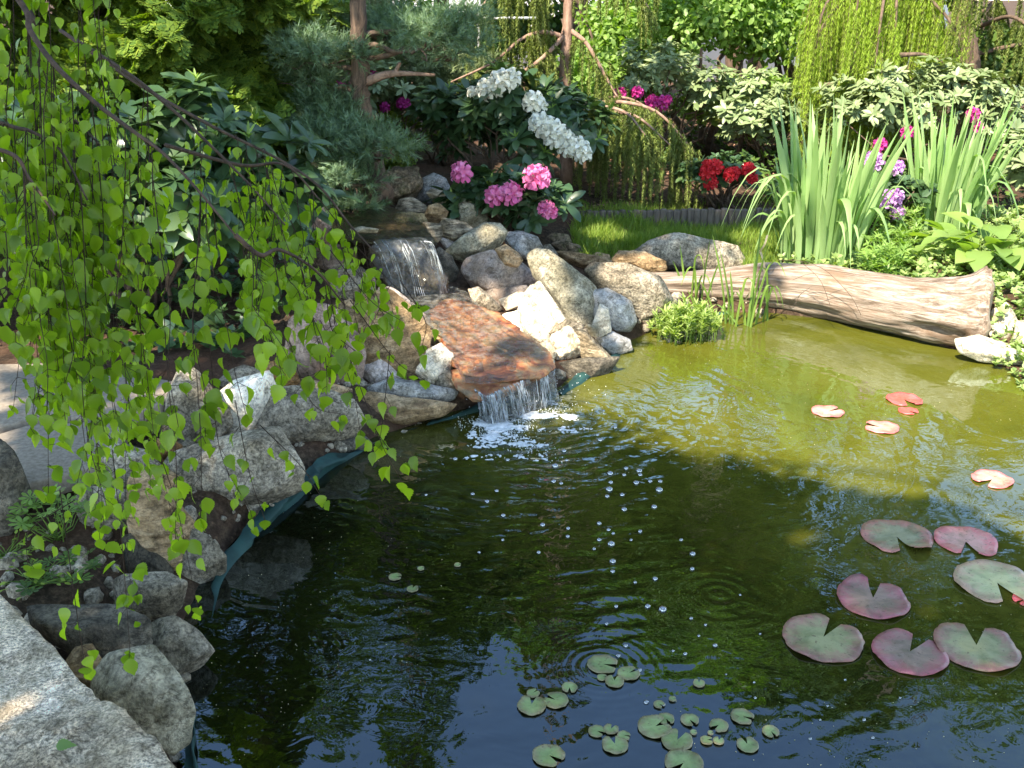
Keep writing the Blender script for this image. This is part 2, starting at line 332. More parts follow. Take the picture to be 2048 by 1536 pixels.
# ---------------------------------------------------------------- pond water
SPL = PZ(1020, 838, 0)
def water_mat():
    m, nt, out = new_mat("pond_water"); b = NB(nt); tc = b.n("ShaderNodeTexCoord"); v = tc.outputs['Object']
    def rings(c, k, amp, decay, dist, dsc):
        s = b.n("ShaderNodeVectorMath", operation='SUBTRACT'); b.link(v, s.inputs[0]); s.inputs[1].default_value = tuple(c)
        nz = b.math('MULTIPLY', b.math('SUBTRACT', b.noise(v, dsc, 3, .5), .5), dist)
        l = b.n("ShaderNodeVectorMath", operation='LENGTH'); b.link(s.outputs[0], l.inputs[0]); r = b.math('ADD', l.outputs['Value'], nz)
        wv = b.math('SINE', b.math('MULTIPLY', r, k)); en = b.math('POWER', 2.718, b.math('MULTIPLY', l.outputs['Value'], -decay))
        return b.math('MULTIPLY', b.math('MULTIPLY', wv, en), amp)
    h = rings((SPL[0], SPL[1], 0), 58, .0021, 1.25, .34, 2.2)
    h = b.math('ADD', h, rings((SPL[0]+.14, SPL[1]+.05, 0), 101, .0011, 1.3, .30, 3.1)); h = b.math('ADD', h, rings((SPL[0]-.2, SPL[1]-.05, 0), 77, .0012, 1.0, .30, 2.7))
    msk = b.ramp(b.noise(v, 2.3, 3, .6, .6), [(.36, (.12, .12, .12)), (.62, (1, 1, 1))]); h = b.math('MULTIPLY', h, msk)
    c2 = PZ(1205, 1335, 0); h = b.math('ADD', h, rings((c2[0], c2[1], 0), 240, .0004, 13.0, .02, 3))
    c3 = PZ(1440, 1190, 0); h = b.math('ADD', h, rings((c3[0], c3[1], 0), 150, .0004, 8.0, .04, 3))
    n1 = b.noise(v, 5.0, 3, .5, .5); n2 = b.noise(v, 12, 3, .5, 1.0)
    s = b.n("ShaderNodeVectorMath", operation='SUBTRACT'); b.link(v, s.inputs[0]); s.inputs[1].default_value = (SPL[0], SPL[1], 0)
    l = b.n("ShaderNodeVectorMath", operation='LENGTH'); b.link(s.outputs[0], l.inputs[0]); near = b.math('POWER', 2.718, b.math('MULTIPLY', l.outputs['Value'], -.8))
    h = b.math('ADD', h, b.math('MULTIPLY', n1, .0030)); h = b.math('ADD', h, b.math('MULTIPLY', b.math('MULTIPLY', n2, .0028), near))
    bp = b.n("ShaderNodeBump"); bp.inputs['Strength'].default_value = 1.0; bp.inputs['Distance'].default_value = 1.0; b.link(h, bp.inputs['Height'])
    # murk: green algae water, clouds of it
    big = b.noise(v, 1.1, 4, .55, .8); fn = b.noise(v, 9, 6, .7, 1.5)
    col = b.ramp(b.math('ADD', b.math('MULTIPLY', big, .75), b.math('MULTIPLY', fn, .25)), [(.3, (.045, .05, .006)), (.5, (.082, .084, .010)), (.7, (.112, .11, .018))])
    # shade painted into the murk colour, darkest towards the left and near side
    sx = b.n('ShaderNodeSeparateXYZ'); b.link(v, sx.inputs[0]); shade_grad = b.math('ADD', b.math('ADD', b.math('MULTIPLY', sx.outputs[0], .30), b.math('MULTIPLY', sx.outputs[1], .30)), b.math('MULTIPLY', b.math('SUBTRACT', fn, .5), .5))
    col = b.mix(b.ramp(b.math('SUBTRACT', shade_grad, .6), [(.2, (0, 0, 0)), (.82, (1, 1, 1))]), (.006, .006, .002), col)
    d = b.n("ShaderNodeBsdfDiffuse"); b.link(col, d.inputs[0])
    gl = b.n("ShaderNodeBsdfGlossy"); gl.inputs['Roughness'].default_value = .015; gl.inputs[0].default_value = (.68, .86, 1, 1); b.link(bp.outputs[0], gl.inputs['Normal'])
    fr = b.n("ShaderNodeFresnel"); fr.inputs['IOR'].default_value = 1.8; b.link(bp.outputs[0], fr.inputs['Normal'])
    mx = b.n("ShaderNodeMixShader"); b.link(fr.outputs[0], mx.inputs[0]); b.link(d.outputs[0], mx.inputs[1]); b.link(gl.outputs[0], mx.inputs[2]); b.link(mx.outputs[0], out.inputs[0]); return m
wx = np.arange(-2.2, 3.9, .05); wy = np.arange(.4, 6.2, .05); WX, WY = np.meshgrid(wx, wy); wsd = pond_sd(WX, WY)
ii = np.arange(WX.size).reshape(WX.shape); keep = (np.minimum.reduce([wsd[:-1, :-1], wsd[1:, 1:], wsd[:-1, 1:], wsd[1:, :-1]]) < .06)
wf = np.stack([ii[:-1, :-1][keep], ii[:-1, 1:][keep], ii[1:, 1:][keep], ii[1:, :-1][keep]], 1)
used, inv = np.unique(wf, return_inverse=True)
WV = np.stack([WX.ravel(), WY.ravel(), 0*WX.ravel()], 1)[used]
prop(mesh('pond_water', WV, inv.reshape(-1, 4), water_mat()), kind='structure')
# ---------------------------------------------------------------- teal liner folded along the edge
M_LINER = plain('teal_fabric', (.008, .034, .031), .7, (.016, .066, .058), 12, .004)
def liner(px_pts, label, zt=.10):
    P = spline([PZ(x, y, 0) for x, y in px_pts], 160); T = np.gradient(P, axis=0); T /= np.linalg.norm(T, axis=1)[:, None]
    N = np.stack([-T[:, 1], T[:, 0], 0*T[:, 0]], 1)
    rows = []
    for k, (off, z) in enumerate([(-.02, -.10), (-.010, -.012), (-.006, .008), (.0, .013), (.008, .018), (.022, .008)]):
        q = P+N*off; nzs = fbm(q, 7, 3, 4+k); q = q+N*(nzs*.018)[:, None]; q[:, 2] = z+nzs*.014*(z > 0)+(.050*vnoise(P*2.6+3, 6)-.014)*(k > 0); rows.append(q)
    V = np.concatenate(rows); m = len(P); Fa = [[r*m+i, r*m+i+1, (r+1)*m+i+1, (r+1)*m+i] for r in range(5) for i in range(m-1)]
    prop(mesh('pond_liner', V, Fa, M_LINER, loc=(P[0][0], P[0][1], 0)), label, 'pond liner', 'teal liner showing at the pond edge')
liner([(388, 1600), (392, 1500), (388, 1430), (405, 1340), (432, 1250), (448, 1165), (490, 1090), (572, 1015), (650, 945), (720, 905), (790, 872), (900, 838), (985, 815), (1110, 793)], 'teal liner fabric edging the left bank up to the waterfall')
liner([(1120, 790), (1190, 745), (1265, 690), (1330, 652), (1420, 632), (1500, 625)], 'teal liner fabric showing between the right waterfall rocks and the log')
# ---------------------------------------------------------------- rocks
_ico = {}
def ico(sub):
    if sub not in _ico:
        bm = bmesh.new(); bmesh.ops.create_icosphere(bm, subdivisions=sub, radius=1)
        _ico[sub] = (np.array([v.co[:] for v in bm.verts]), np.array([[v.index for v in f.verts] for f in bm.faces])); bm.free()
    return _ico[sub]
def rock_shape(out2, T, seed, sub=5, rough=.024, facets=11, strata=0., front=(.42, .80), flat=False):
    """outline (n,2) in metres round its centre -> points in (side, up, depth); half thickness T"""
    V, Fa = ico(sub); o = np.asarray(out2, float); r = np.random.RandomState(seed); mr = np.linalg.norm(o, axis=1).mean(); pts = []
    if flat:                                  # slabs: level top and bottom rims
        for q in o:
            for w_, s_ in ((-.5, .97), (.1, 1.0), (.8, .9)): pts.append((q[0]*s_, q[1]*s_, w_*T*r.uniform(.85, 1.1)))
    else:
        for q in o: pts.append((q[0], q[1], r.uniform(-.4, .25)*T))
        for k in range(7):
            t = r.uniform(0, 2*pi); j = np.argmin(np.abs(np.angle(np.exp(1j*(np.arctan2(o[:, 1], o[:, 0])-t))))); f = r.uniform(.3, .78); pts.append((o[j, 0]*f, o[j, 1]*f, -T*r.uniform(.65, 1.05)))
        for k in range(6):
            t = r.uniform(0, 2*pi); j = np.argmin(np.abs(np.angle(np.exp(1j*(np.arctan2(o[:, 1], o[:, 0])-t))))); f = r.uniform(.4, .8); pts.append((o[j, 0]*f, o[j, 1]*f, T*r.uniform(.6, 1.0)))
    bm = bmesh.new(); [bm.verts.new(q) for q in pts]; bmesh.ops.convex_hull(bm, input=bm.verts); bm.normal_update()
    NN = np.array([f.normal[:] for f in bm.faces]); DD = np.array([f.normal.dot(f.verts[0].co) for f in bm.faces]); bm.free(); sg = np.sign(DD); NN = NN*sg[:, None]; DD = np.abs(DD)+1e-6
    Vd = V*np.array([1, 1, max(.35, min(1, T/mr))]); Vd /= np.linalg.norm(Vd, axis=1)[:, None]
    den = NN@Vd.T; dist = np.where(den > 1e-6, DD[:, None]/np.maximum(den, 1e-6), 1e9); ds = np.sort(dist, axis=0)[:2]; soft = ds[0]*(1-.035*np.exp(-(ds[1]-ds[0])/(ds[0]*.04)))
    P = Vd*soft[:, None]; th = V[:, 0]
    N = P/(np.linalg.norm(P, axis=1)[:, None]+1e-9); off = r.uniform(0, 50, 3)
    P = P+N*(mr*rough*fbm(P/mr+off, 1.6, 5, seed % 97, .55))[:, None]
    if strata:
        ax = r.normal(size=3); ax /= np.linalg.norm(ax); t = P@ax/mr; P = P+N*(mr*strata*(np.abs(np.sin(t*14+2*vnoise(P/mr*2+off, 3)))-.5))[:, None]
    P = P+N*(mr*rough*.35*np.abs(fbm(P/mr+off, 7, 3, seed % 89+5, .6)))[:, None]
    for a_ in (0, 1):
        lo, hi = P[:, a_].min(), P[:, a_].max(); l0, h0 = o[:, a_].min(), o[:, a_].max(); P[:, a_] = (P[:, a_]-lo)/(hi-lo)*(h0-l0)+l0
    return P, Fa
def ground_hit(px, py, floor=0.0):
    d = ray(px, py); s = np.linspace(1.2, 16, 3000); P = CAM+d*s[:, None]; z = np.maximum(G(P[:, 0], P[:, 1]), floor); k = np.argmax(P[:, 2] <= z)
    return P[k] if P[k][2] <= z[k] else P[-1]
NROCK = 0
def rock(label, mat, outline, T=.8, z=None, cat='rock', dz=0, group=None, **kw):
    global NROCK; NROCK += 1
    o = np.array(outline, float); c = np.array([(o[:, 0].min()+o[:, 0].max())/2, (o[:, 1].min()+o[:, 1].max())/2]); c = (c+o.mean(0))/2
    if z is None:
        bpt = ground_hit(c[0], o[:, 1].max()-2); s = (bpt-CAM)@F
    else: s = (PZ(c[0], c[1], z)-CAM)@F
    m = s/FPX; half = np.sqrt(np.ptp(o[:, 0])*np.ptp(o[:, 1]))*m/2; Th = min(half*T, .35)
    if z is None: s += Th*.45+dz; m = s/FPX
    out2 = np.stack([(o[:, 0]-c[0])*m, -(o[:, 1]-c[1])*m], 1)*1.10
    sub = 6 if np.ptp(o[:, 0]) > 260 else 5
    P, Fa = rock_shape(out2, Th, 31*NROCK+5, sub=sub, **kw)
    C0 = CAM+F*s+RX*((c[0]-1024)*m)+U*((768-c[1])*m)
    W = C0+P[:, :1]*RX+P[:, 1:2]*U+P[:, 2:3]*F
    base = np.array([C0[0], C0[1], W[:, 2].min()])
    # the three axes are left-handed seen from outside: flip the faces
    return prop(mesh('rock', W, Fa[:, ::-1].copy(), mat, loc=base), label, cat, group or 'rocks round the pond')
def slab(name, label, mat, pts, T, cat='rock', sub=6, seed=1, rough=.03, group='rocks round the pond', **kw):
    Q = np.array([PZ(x, y, z) for x, y, z in pts]); c = Q.mean(0); u, s_, vt = np.linalg.svd(Q-c); n = vt[2]; n = n if n[2] > 0 else -n
    a = np.cross([0, 1., 0], n); a /= np.linalg.norm(a); b_ = np.cross(n, a)
    out2 = np.stack([(Q-c)@a, (Q-c)@b_], 1); P, Fa = rock_shape(out2, T, seed, sub=sub, rough=rough, facets=kw.get('facets', 4), strata=kw.get('strata', 0), flat=True)
    zz = P[:, 2].copy()      # depth axis points down into the stone
    W = c-n*T*.75+P[:, :1]*a+P[:, 1:2]*b_-zz[:, None]*n
    return prop(mesh(name, W, Fa.copy() if np.dot(np.cross(a, b_), -n) < 0 and False else Fa[:, ::-1].copy(), mat, loc=(c[0], c[1], W[:, 2].min())), label, cat, group)
g_ = rock_mat
R_GRAN = g_('granite_gray', (.13, .12, .10), (.27, .25, .22), (.42, .40, .36), .6)
R_GREEN = g_('rock_greengray', (.14, .145, .12), (.29, .29, .25), (.44, .43, .38), .5, tint=(.20, .17, .10), tintamt=.4)
R_BLUE = g_('rock_bluegray', (.15, .165, .18), (.29, .305, .33), (.42, .43, .45), .35)
R_VIOL = g_('rock_violet', (.20, .18, .20), (.37, .345, .36), (.50, .46, .46), .3, tint=(.24, .17, .13), tintamt=.5)
R_TAN = g_('rock_tan', (.14, .09, .05), (.33, .24, .15), (.50, .40, .29), .35, stretch=((1, 1, 4), (.4, .7, 0)))
R_OCHRE = g_('rock_ochre', (.18, .09, .035), (.36, .21, .10), (.50, .35, .20), .35)
R_WHITE = g_('quartz_white', (.42, .40, .37), (.62, .61, .58), (.78, .77, .74), .3)
R_DARK = g_('rock_dark', (.045, .042, .038), (.10, .095, .085), (.17, .16, .14), .5)
R_REDG = g_('rock_redgray', (.15, .11, .10), (.25, .19, .175), (.33, .27, .25), .25, stretch=((1, 1, .5), (0, .3, 0)))
R_TUFA = g_('tufa', (.07, .055, .04), (.21, .17, .125), (.36, .29, .23), .6, moss=.5, sscale=60)
R_STRI = g_('rock_striped', (.06, .05, .04), (.32, .28, .22), (.60, .55, .47), .3, stretch=((1.5, 1.5, 9), (.9, .5, 0)))
R_MOSS = g_('rock_mossy', (.05, .05, .025), (.16, .14, .08), (.27, .22, .14), .5, moss=.8)
R_FORE = g_('foreground_stone', (.33, .29, .25), (.54, .48, .43), (.72, .66, .61), .75, sscale=150, tint=(.40, .33, .22), tintamt=.25)
R_CREAM = g_('rock_cream', (.40, .34, .26), (.60, .55, .47), (.72, .69, .63), .35)
ROCKS = [
 # left bank, near to far
 ('gray-green boulder at the waterline beside the big pale foreground slab', R_GREEN, [(185,1398),(195,1345),(215,1318),(250,1303),(300,1300),(340,1330),(375,1375),(388,1415),(372,1475),(350,1492),(290,1470),(230,1430)], .9, {}),
 ('small brown stone wedged between the pale foreground slab and the gray-green boulder', R_TAN, [(130,1330),(150,1300),(182,1292),(208,1330),(198,1368),(165,1388),(140,1375)], .9, {}),
 ('long dark stone lying behind the small wedged brown stone', R_DARK, [(62,1218),(90,1213),(140,1222),(215,1215),(290,1235),(300,1290),(280,1315),(210,1325),(150,1290),(90,1262)], .9, {}),
 ('flat-topped dark gray stone above the teal liner on the left bank', R_GRAN, [(235,1160),(260,1148),(330,1147),(374,1162),(355,1212),(335,1240),(290,1250),(240,1230)], .9, {}),
 ('blocky gray stone jutting out over the dark water', R_GRAN, [(290,1262),(320,1240),(352,1235),(400,1265),(424,1300),(400,1328),(372,1345),(320,1338),(292,1310)], .9, {'facets': 12}),
 ('smooth rounded speckled gray stone at the water edge', R_GRAN, [(358,1105),(370,1070),(390,1060),(420,1075),(450,1108),(445,1140),(402,1172),(368,1150)], .9, {'facets': 4}),
 ('upright tan stone with streaked side leaning over the rounded gray stone', R_TAN, [(262,965),(290,950),(325,975),(385,1050),(375,1090),(350,1148),(305,1135),(268,1060)], .7, {'strata': .03}),
 ('speckled gray stone behind the upright tan stone under the birch leaves', R_GRAN, [(185,915),(235,888),(295,905),(322,938),(310,968),(240,990),(195,965)], .9, {}),
 ('lumpy ochre brown stone between two gray stones on the left bank', R_OCHRE, [(297,888),(318,876),(345,875),(358,892),(352,928),(328,940),(300,918)], .9, {'rough': .12}),
 ('broad speckled granite boulder overhanging the water on the left bank', R_GRAN, [(352,948),(360,905),(430,880),(490,868),(548,860),(575,892),(600,935),(592,978),(545,1002),(470,990),(415,1005),(360,1000),(322,968),(325,945)], .6, {'facets': 12}),
 ('dark stone tucked under the broad granite boulder', R_DARK, [(362,1003),(420,992),(480,998),(492,1030),(450,1058),(395,1055)], .7, {'z': -.02}),
 ('pointed gray-brown granite stone standing on the path side of the bank', R_GRAN, [(328,880),(328,820),(345,775),(358,742),(380,733),(398,752),(430,800),(460,820),(462,850),(425,880),(375,892)], .8, {}),
 ('white quartz boulder between two gray granite stones', R_WHITE, [(430,885),(455,835),(430,795),(470,765),(505,772),(540,748),(548,800),(525,850),(490,885),(455,898)], .7, {}),
 ('small gray stone peeping over the white quartz boulder', R_GRAN, [(438,765),(460,742),(490,732),(515,740),(528,765),(500,785),(455,785)], .8, {}),
 ('long speckled gray boulder right of the white quartz', R_GRAN, [(520,852),(545,782),(590,776),(650,782),(700,800),(722,840),(700,872),(640,880),(570,885),(525,880)], .6, {'facets': 12}),
 ('knobbly ochre stone perched above the long speckled gray boulder', R_OCHRE, [(533,735),(560,720),(585,730),(600,765),(580,785),(545,782)], .9, {'rough': .1}),
 ('tan stone lying flat under the tall reddish slab', R_TAN, [(570,785),(600,758),(650,765),(700,778),(705,798),(650,800),(590,798)], .8, {}),
 ('tall reddish gray slab standing upright behind the birch twigs', R_REDG, [(575,700),(585,645),(620,612),(665,618),(705,655),(726,705),(718,748),(690,772),(640,762),(595,742)], .35, {'facets': 6, 'front': (.8, .96)}),
 ('dark rough boulder at the left edge beside the paved path', R_DARK, [(-60,880),(0,885),(30,905),(55,950),(52,1010),(25,1062),(-60,1085)], .8, {}),
 ('flat blue-gray stone at the edge of the paved path', R_BLUE, [(248,850),(285,815),(335,800),(345,838),(305,868),(255,875)], .8, {}),
 ('small dark stone beside the path behind the dark boulder', R_DARK, [(60,935),(105,938),(135,980),(110,1003),(65,990)], .8, {}),
 # left side of the waterfall
 ('long tan slab sloping down left of the waterfall', R_TAN, [(712,640),(735,595),(778,585),(820,620),(858,660),(852,705),(835,745),(780,772),(735,745),(708,700)], .45, {'strata': .02}),
 ('thin gray slab lying on top of the long tan slab', R_VIOL, [(762,578),(790,578),(830,610),(872,652),(862,672),(838,692),(800,640)], .5, {'dz': -.05}),
 ('pitted pale stone left of the orange spill stone', R_CREAM, [(850,705),(880,690),(905,715),(902,755),(870,785),(845,770),(835,745)], .9, {'rough': .12}),
 ('flat bluish stone ledge just above the water left of the lower fall', R_BLUE, [(740,775),(790,758),(860,785),(908,780),(900,800),(840,812),(780,808),(745,795)], .7, {}),
 ('brown stone ledge under the flat bluish ledge', R_TAN, [(705,812),(740,785),(800,800),(905,808),(880,832),(800,848),(735,845)], .7, {}),
 ('gray rounded stone left of the upper basin', R_GRAN, [(650,550),(675,532),(715,533),(748,555),(748,583),(700,602),(660,590)], .9, {}),
 ('tall pinkish stone in the shade left of the upper pool', R_REDG, [(585,420),(605,393),(635,400),(660,445),(665,490),(635,520),(595,500)], .7, {}),
 ('pink-brown stone below the tall pinkish stone', R_REDG, [(628,520),(665,488),(705,498),(712,530),(675,548),(635,545)], .8, {}),
 ('narrow tan stone between reddish slab and long tan slab', R_TAN, [(668,615),(700,600),(725,625),(722,665),(705,672),(680,640)], .7, {}),
 # fillers
 ('pale shard standing between the big white stone and the tall leaning stone', R_CREAM, [(1085,600),(1100,592),(1130,640),(1150,668),(1125,672),(1100,640)], .6, {'dz': -.1}),
 ('thin pale shard leaning on the smooth blue-gray overhanging stone', R_WHITE, [(1185,650),(1200,610),(1215,620),(1222,660),(1200,672)], .6, {'dz': -.08}),
 ('angular gray shard on top of the pitted white and black stone', R_GRAN, [(1100,665),(1130,640),(1165,652),(1160,672),(1125,680)], .7, {'dz': -.08}),
 ('pale flat shard lying across the violet-gray boulder foot', R_CREAM, [(1000,600),(1035,585),(1062,590),(1050,612),(1015,620)], .6, {'dz': -.1}),
 ('small sunlit shard at the right rim of the orange shelf', R_CREAM, [(1078,690),(1098,680),(1112,705),(1105,725),(1088,715)], .7, {'dz': -.05}),
 ('squat gray stone in the gap between the rounded stone and the granite boulder', R_GRAN, [(440,1010),(470,995),(510,1000),(545,1010),(520,1030),(470,1062),(440,1060)], .7, {'z': .01}),
 ('low dark stone under the right end of the long speckled boulder', R_DARK, [(600,885),(650,868),(720,872),(740,890),(700,905),(640,935),(605,920)], .6, {'z': .0}),
 ('brown-gray stone between the ochre stone and the upright tan stone', R_TAN, [(290,945),(330,935),(365,960),(360,1000),(320,985),(295,970)], .8, {}),
 ('low gray stone filling the bank beside the cranesbill', R_GRAN, [(150,1000),(190,975),(255,985),(268,1020),(240,1060),(180,1050)], .7, {}),
 ('dark gray stone behind the flat-topped one below the upright tan stone', R_DARK, [(250,1075),(290,1065),(345,1140),(330,1160),(260,1155)], .7, {}),
 ('pale rough stone between the quartz and the knobbly ochre stone', R_CREAM, [(515,765),(540,755),(560,775),(552,800),(525,800)], .8, {}),
 ('wedge of gray stone between reddish slab and pitted pale stone', R_VIOL, [(720,740),(760,715),(800,755),(790,775),(745,780)], .7, {}),
 ('small gray stone beside the left end of the spill stone', R_GRAN, [(868,745),(895,735),(912,770),(905,800),(880,795)], .8, {}),
 ('narrow brown stone squeezed below the thin gray top slab', R_TAN, [(850,655),(872,645),(895,680),(885,702),(858,695)], .8, {}),
 ('dark stone between the blue-gray frosted stone and the plank-like stone', R_DARK, [(1075,495),(1100,490),(1115,510),(1085,525)], .8, {}),
 ('brown stone behind the big angular granite boulder', R_TAN, [(1180,528),(1200,515),(1240,528),(1235,550),(1195,552)], .8, {}),
 # upper pile
 ('large porous brown tufa rock at the head of the stream', R_TUFA, [(757,385),(765,352),(800,335),(835,338),(843,368),(828,398),(790,415),(762,412)], .8, {'rough': .16}),
 ('mossy upright stone left of the tufa rock', R_MOSS, [(718,410),(722,360),(738,348),(752,368),(756,412),(738,425)], .7, {'rough': .1}),
 ('smooth green-gray domed rock behind the white-topped stone', R_BLUE, [(828,400),(845,362),(868,350),(890,360),(905,398),(880,412),(850,410)], .7, {'facets': 4}),
 ('white-topped elongated stone on the upper pile', R_STRI, [(855,388),(865,379),(895,384),(917,402),(915,418),(898,424),(870,408)], .8, {'dz': -.12}),
 ('streaked mossy stone leaning below the tufa rock', R_STRI, [(790,425),(800,402),(822,395),(850,412),(858,428),(830,436),(800,440)], .7, {'dz': -.05}),
 ('rusty mossy stone at the edge of the upper pool', R_MOSS, [(783,445),(795,425),(845,425),(852,442),(835,455),(800,455)], .7, {'rough': .1, 'dz': -.1}),
 ('small round tan stone in the upper pile', R_TAN, [(850,432),(858,412),(878,408),(895,425),(888,443),(862,447)], .9, {'dz': -.15}),
 ('chunky gray-brown stone beside the pink rhododendron', R_GREEN, [(905,435),(910,408),(932,397),(955,408),(973,438),(955,457),(920,450)], .9, {'dz': -.1}),
 ('small slate piece dipping into the upper pool', R_BLUE, [(790,457),(815,443),(838,458),(815,468)], .7, {}),
 ('striped stone with white veins beside the upper fall', R_STRI, [(832,462),(850,446),(880,448),(884,470),(874,484),(850,475)], .8, {'dz': -.15}),
 ('long tan and white stone beneath the chunky gray-brown stone', R_STRI, [(880,450),(890,438),(930,447),(955,468),(935,482),(905,484),(885,470)], .7, {'dz': -.2}),
 ('large green-gray stone spotted with lichen above the violet-gray boulder', R_GREEN, [(892,507),(918,478),(948,466),(968,448),(995,449),(1010,465),(1000,487),(962,512),(930,522)], .8, {'dz': -.15}),
 ('blue-gray stone with a white frosted top', R_BLUE, [(1003,468),(1040,463),(1072,474),(1082,492),(1055,518),(1030,512)], .9, {'dz': -.05}),
 ('small flat slate under the long tan and white stone', R_VIOL, [(878,478),(905,474),(914,490),(893,500)], .7, {'dz': -.1}),
 ('dark wet rounded stone beside the upper fall', R_DARK, [(866,512),(880,498),(902,515),(915,540),(908,560),(890,568),(868,562)], .8, {}),
 ('small tan stone resting on the violet-gray boulder', R_TAN, [(992,500),(1012,490),(1035,505),(1044,520),(1035,533),(1010,530)], .9, {'z': .38}),
 ('large violet-gray boulder in the middle of the right pile', R_VIOL, [(928,540),(940,518),(985,505),(1020,512),(1050,535),(1074,556),(1050,578),(1000,595),(955,580)], .7, {'facets': 12}),
 ('brownish stone underneath the violet-gray boulder', R_VIOL, [(945,580),(1000,578),(1050,572),(1052,600),(1030,622),(985,618),(955,600)], .7, {'dz': .05}),
 ('small pale stone pointing into the stream', R_GRAN, [(938,580),(958,575),(985,598),(1002,618),(975,625),(948,605)], .8, {}),
 ('big sunlit white stone right of the orange spill stone', R_WHITE, [(1035,650),(1042,612),(1060,580),(1080,570),(1098,600),(1120,640),(1138,660),(1112,695),(1085,702),(1050,680)], .7, {}),
 ('sunlit white stone at the foot of the big white stone', R_WHITE, [(990,660),(1010,630),(1045,622),(1075,660),(1090,690),(1060,695),(1020,680)], .7, {}),
 ('tall gray-green stone with a sunlit face leaning on the white stone', R_GREEN, [(1060,522),(1072,505),(1100,507),(1145,545),(1185,575),(1200,612),(1190,655),(1155,655),(1125,625),(1095,585),(1072,555)], .6, {'facets': 12}),
 ('smooth blue-gray stone overhanging the water right of the tall leaning stone', R_BLUE, [(1182,585),(1215,580),(1258,605),(1270,640),(1258,660),(1225,662),(1195,645)], .8, {'facets': 6}),
 ('big angular granite boulder next to the left end of the log', R_GRAN, [(1175,545),(1190,530),(1250,533),(1315,555),(1340,598),(1310,622),(1270,638),(1235,600),(1190,575)], .7, {'facets': 12}),
 ('pitted white and black stone right of the spill stone', R_CREAM, [(1092,698),(1105,668),(1135,655),(1160,668),(1172,700),(1150,718),(1118,724),(1098,715)], .8, {'rough': .13}),
 ('long spiky dark stone slanting down to the water', R_STRI, [(1150,662),(1172,664),(1215,708),(1228,728),(1195,748),(1168,722)], .7, {}),
 ('flat stone with a pale edge low over the water right of the slanting stone', R_BLUE, [(1195,680),(1225,665),(1256,680),(1262,700),(1225,712),(1202,702)], .7, {}),
 ('small wedge stone under the smooth blue-gray stone', R_GREEN, [(1172,650),(1205,648),(1212,670),(1185,680)], .7, {}),
 ('dark stone at the waterline below the slanting stone', R_DARK, [(1110,730),(1160,718),(1215,735),(1235,715),(1215,748),(1180,765),(1130,765)], .6, {'z': .02}),
 ('brown plank-like stone behind the tall leaning stone', R_TAN, [(1108,503),(1150,505),(1200,515),(1222,525),(1205,545),(1150,532)], .6, {}),
 ('porous brown stone behind the pile at the lawn edge', R_TUFA, [(1105,490),(1125,482),(1155,490),(1168,510),(1140,515)], .8, {'rough': .14}),
 ('small knobbly stone at the lawn edge left of the brown log-top stone', R_TAN, [(1172,515),(1195,505),(1218,510),(1220,527),(1195,533)], .8, {}),
 ('brown layered stone lying on the left end of the log', R_TAN, [(1228,520),(1242,503),(1290,507),(1328,523),(1330,540),(1295,550),(1240,542)], .7, {'strata': .03, 'z': .24}),
 ('wide flat-topped gray rock behind the log next to the lawn', R_GRAN, [(1275,505),(1310,482),(1352,470),(1400,478),(1465,492),(1482,520),(1460,550),(1375,550),(1330,532),(1290,520)], .6, {}),
 ('low porous stone beside the lowest pink rhododendron flower', R_TUFA, [(1088,478),(1108,466),(1135,470),(1142,486),(1110,492)], .8, {}),
 ('thin gray stone lying in the upper pool', R_GREEN, [(700,458),(725,453),(755,458),(752,465),(715,466)], .7, {'z': .56}),
 # right end
 ('bright white stone leaning against the cut end of the log', R_WHITE, [(1978,670),(1988,622),(2010,608),(2035,648),(2010,680)], .8, {}),
 ('flat pale stone in the water under the cut end of the log', R_WHITE, [(1915,680),(1960,672),(2010,688),(2050,702),(2060,735),(1960,722),(1925,705)], .7, {}),
 ('pale stone at the right edge behind the flat pale stone', R_WHITE, [(2028,690),(2035,645),(2080,640),(2100,710),(2045,712)], .7, {}),
]
for lb, mt, ol, T, kw in ROCKS: rock(lb, mt, ol, T, **kw)
slab('rock', 'huge pale speckled slab filling the bottom left corner', R_FORE, [(-60,1120,.34),(0,1165,.35),(50,1230,.35),(100,1300,.36),(140,1360,.36),(165,1385,.36),(210,1398,.36),(290,1448,.36),(340,1490,.35),(385,1540,.34),(410,1640,.34),(200,1720,.34),(-200,1720,.34),(-260,1400,.34)], .16, seed=3, rough=.075, facets=5)
# ---------------------------------------------------------------- stream, spill stone, falls
def wet_orange():
    m, nt, out = new_mat("spill_stone"); b = NB(nt); v = rand_coord(b); big = b.noise(v, 8, 6, .65, 1.2); f = b.noise(v, 40, 6, .75, .6)
    c = b.ramp(big, [(.30, (.05, .018, .01)), (.42, (.26, .07, .025)), (.52, (.42, .17, .06)), (.62, (.34, .22, .11)), (.75, (.13, .10, .07))]); c = b.mix(.6, c, b.ramp(f, [(.35, (.45, .42, .4)), (.6, (1.3, 1.25, 1.2))]), 'MULTIPLY')
    p = b.n("ShaderNodeBsdfPrincipled"); b.link(c, p.inputs['Base Color']); p.inputs['Roughness'].default_value = .45; p.inputs['Coat Weight'].default_value = .8; p.inputs['Coat Roughness'].default_value = .06
    h = b.math('ADD', big, b.math('MULTIPLY', f, .5)); bp = b.n("ShaderNodeBump"); bp.inputs['Strength'].default_value = .9; bp.inputs['Distance'].default_value = .022; b.link(h, bp.inputs['Height']); b.link(bp.outputs[0], p.inputs['Normal']); b.link(bp.outputs[0], p.inputs['Coat Normal'])
    b.link(p.outputs[0], out.inputs[0]); return m
M_WET = wet_orange()
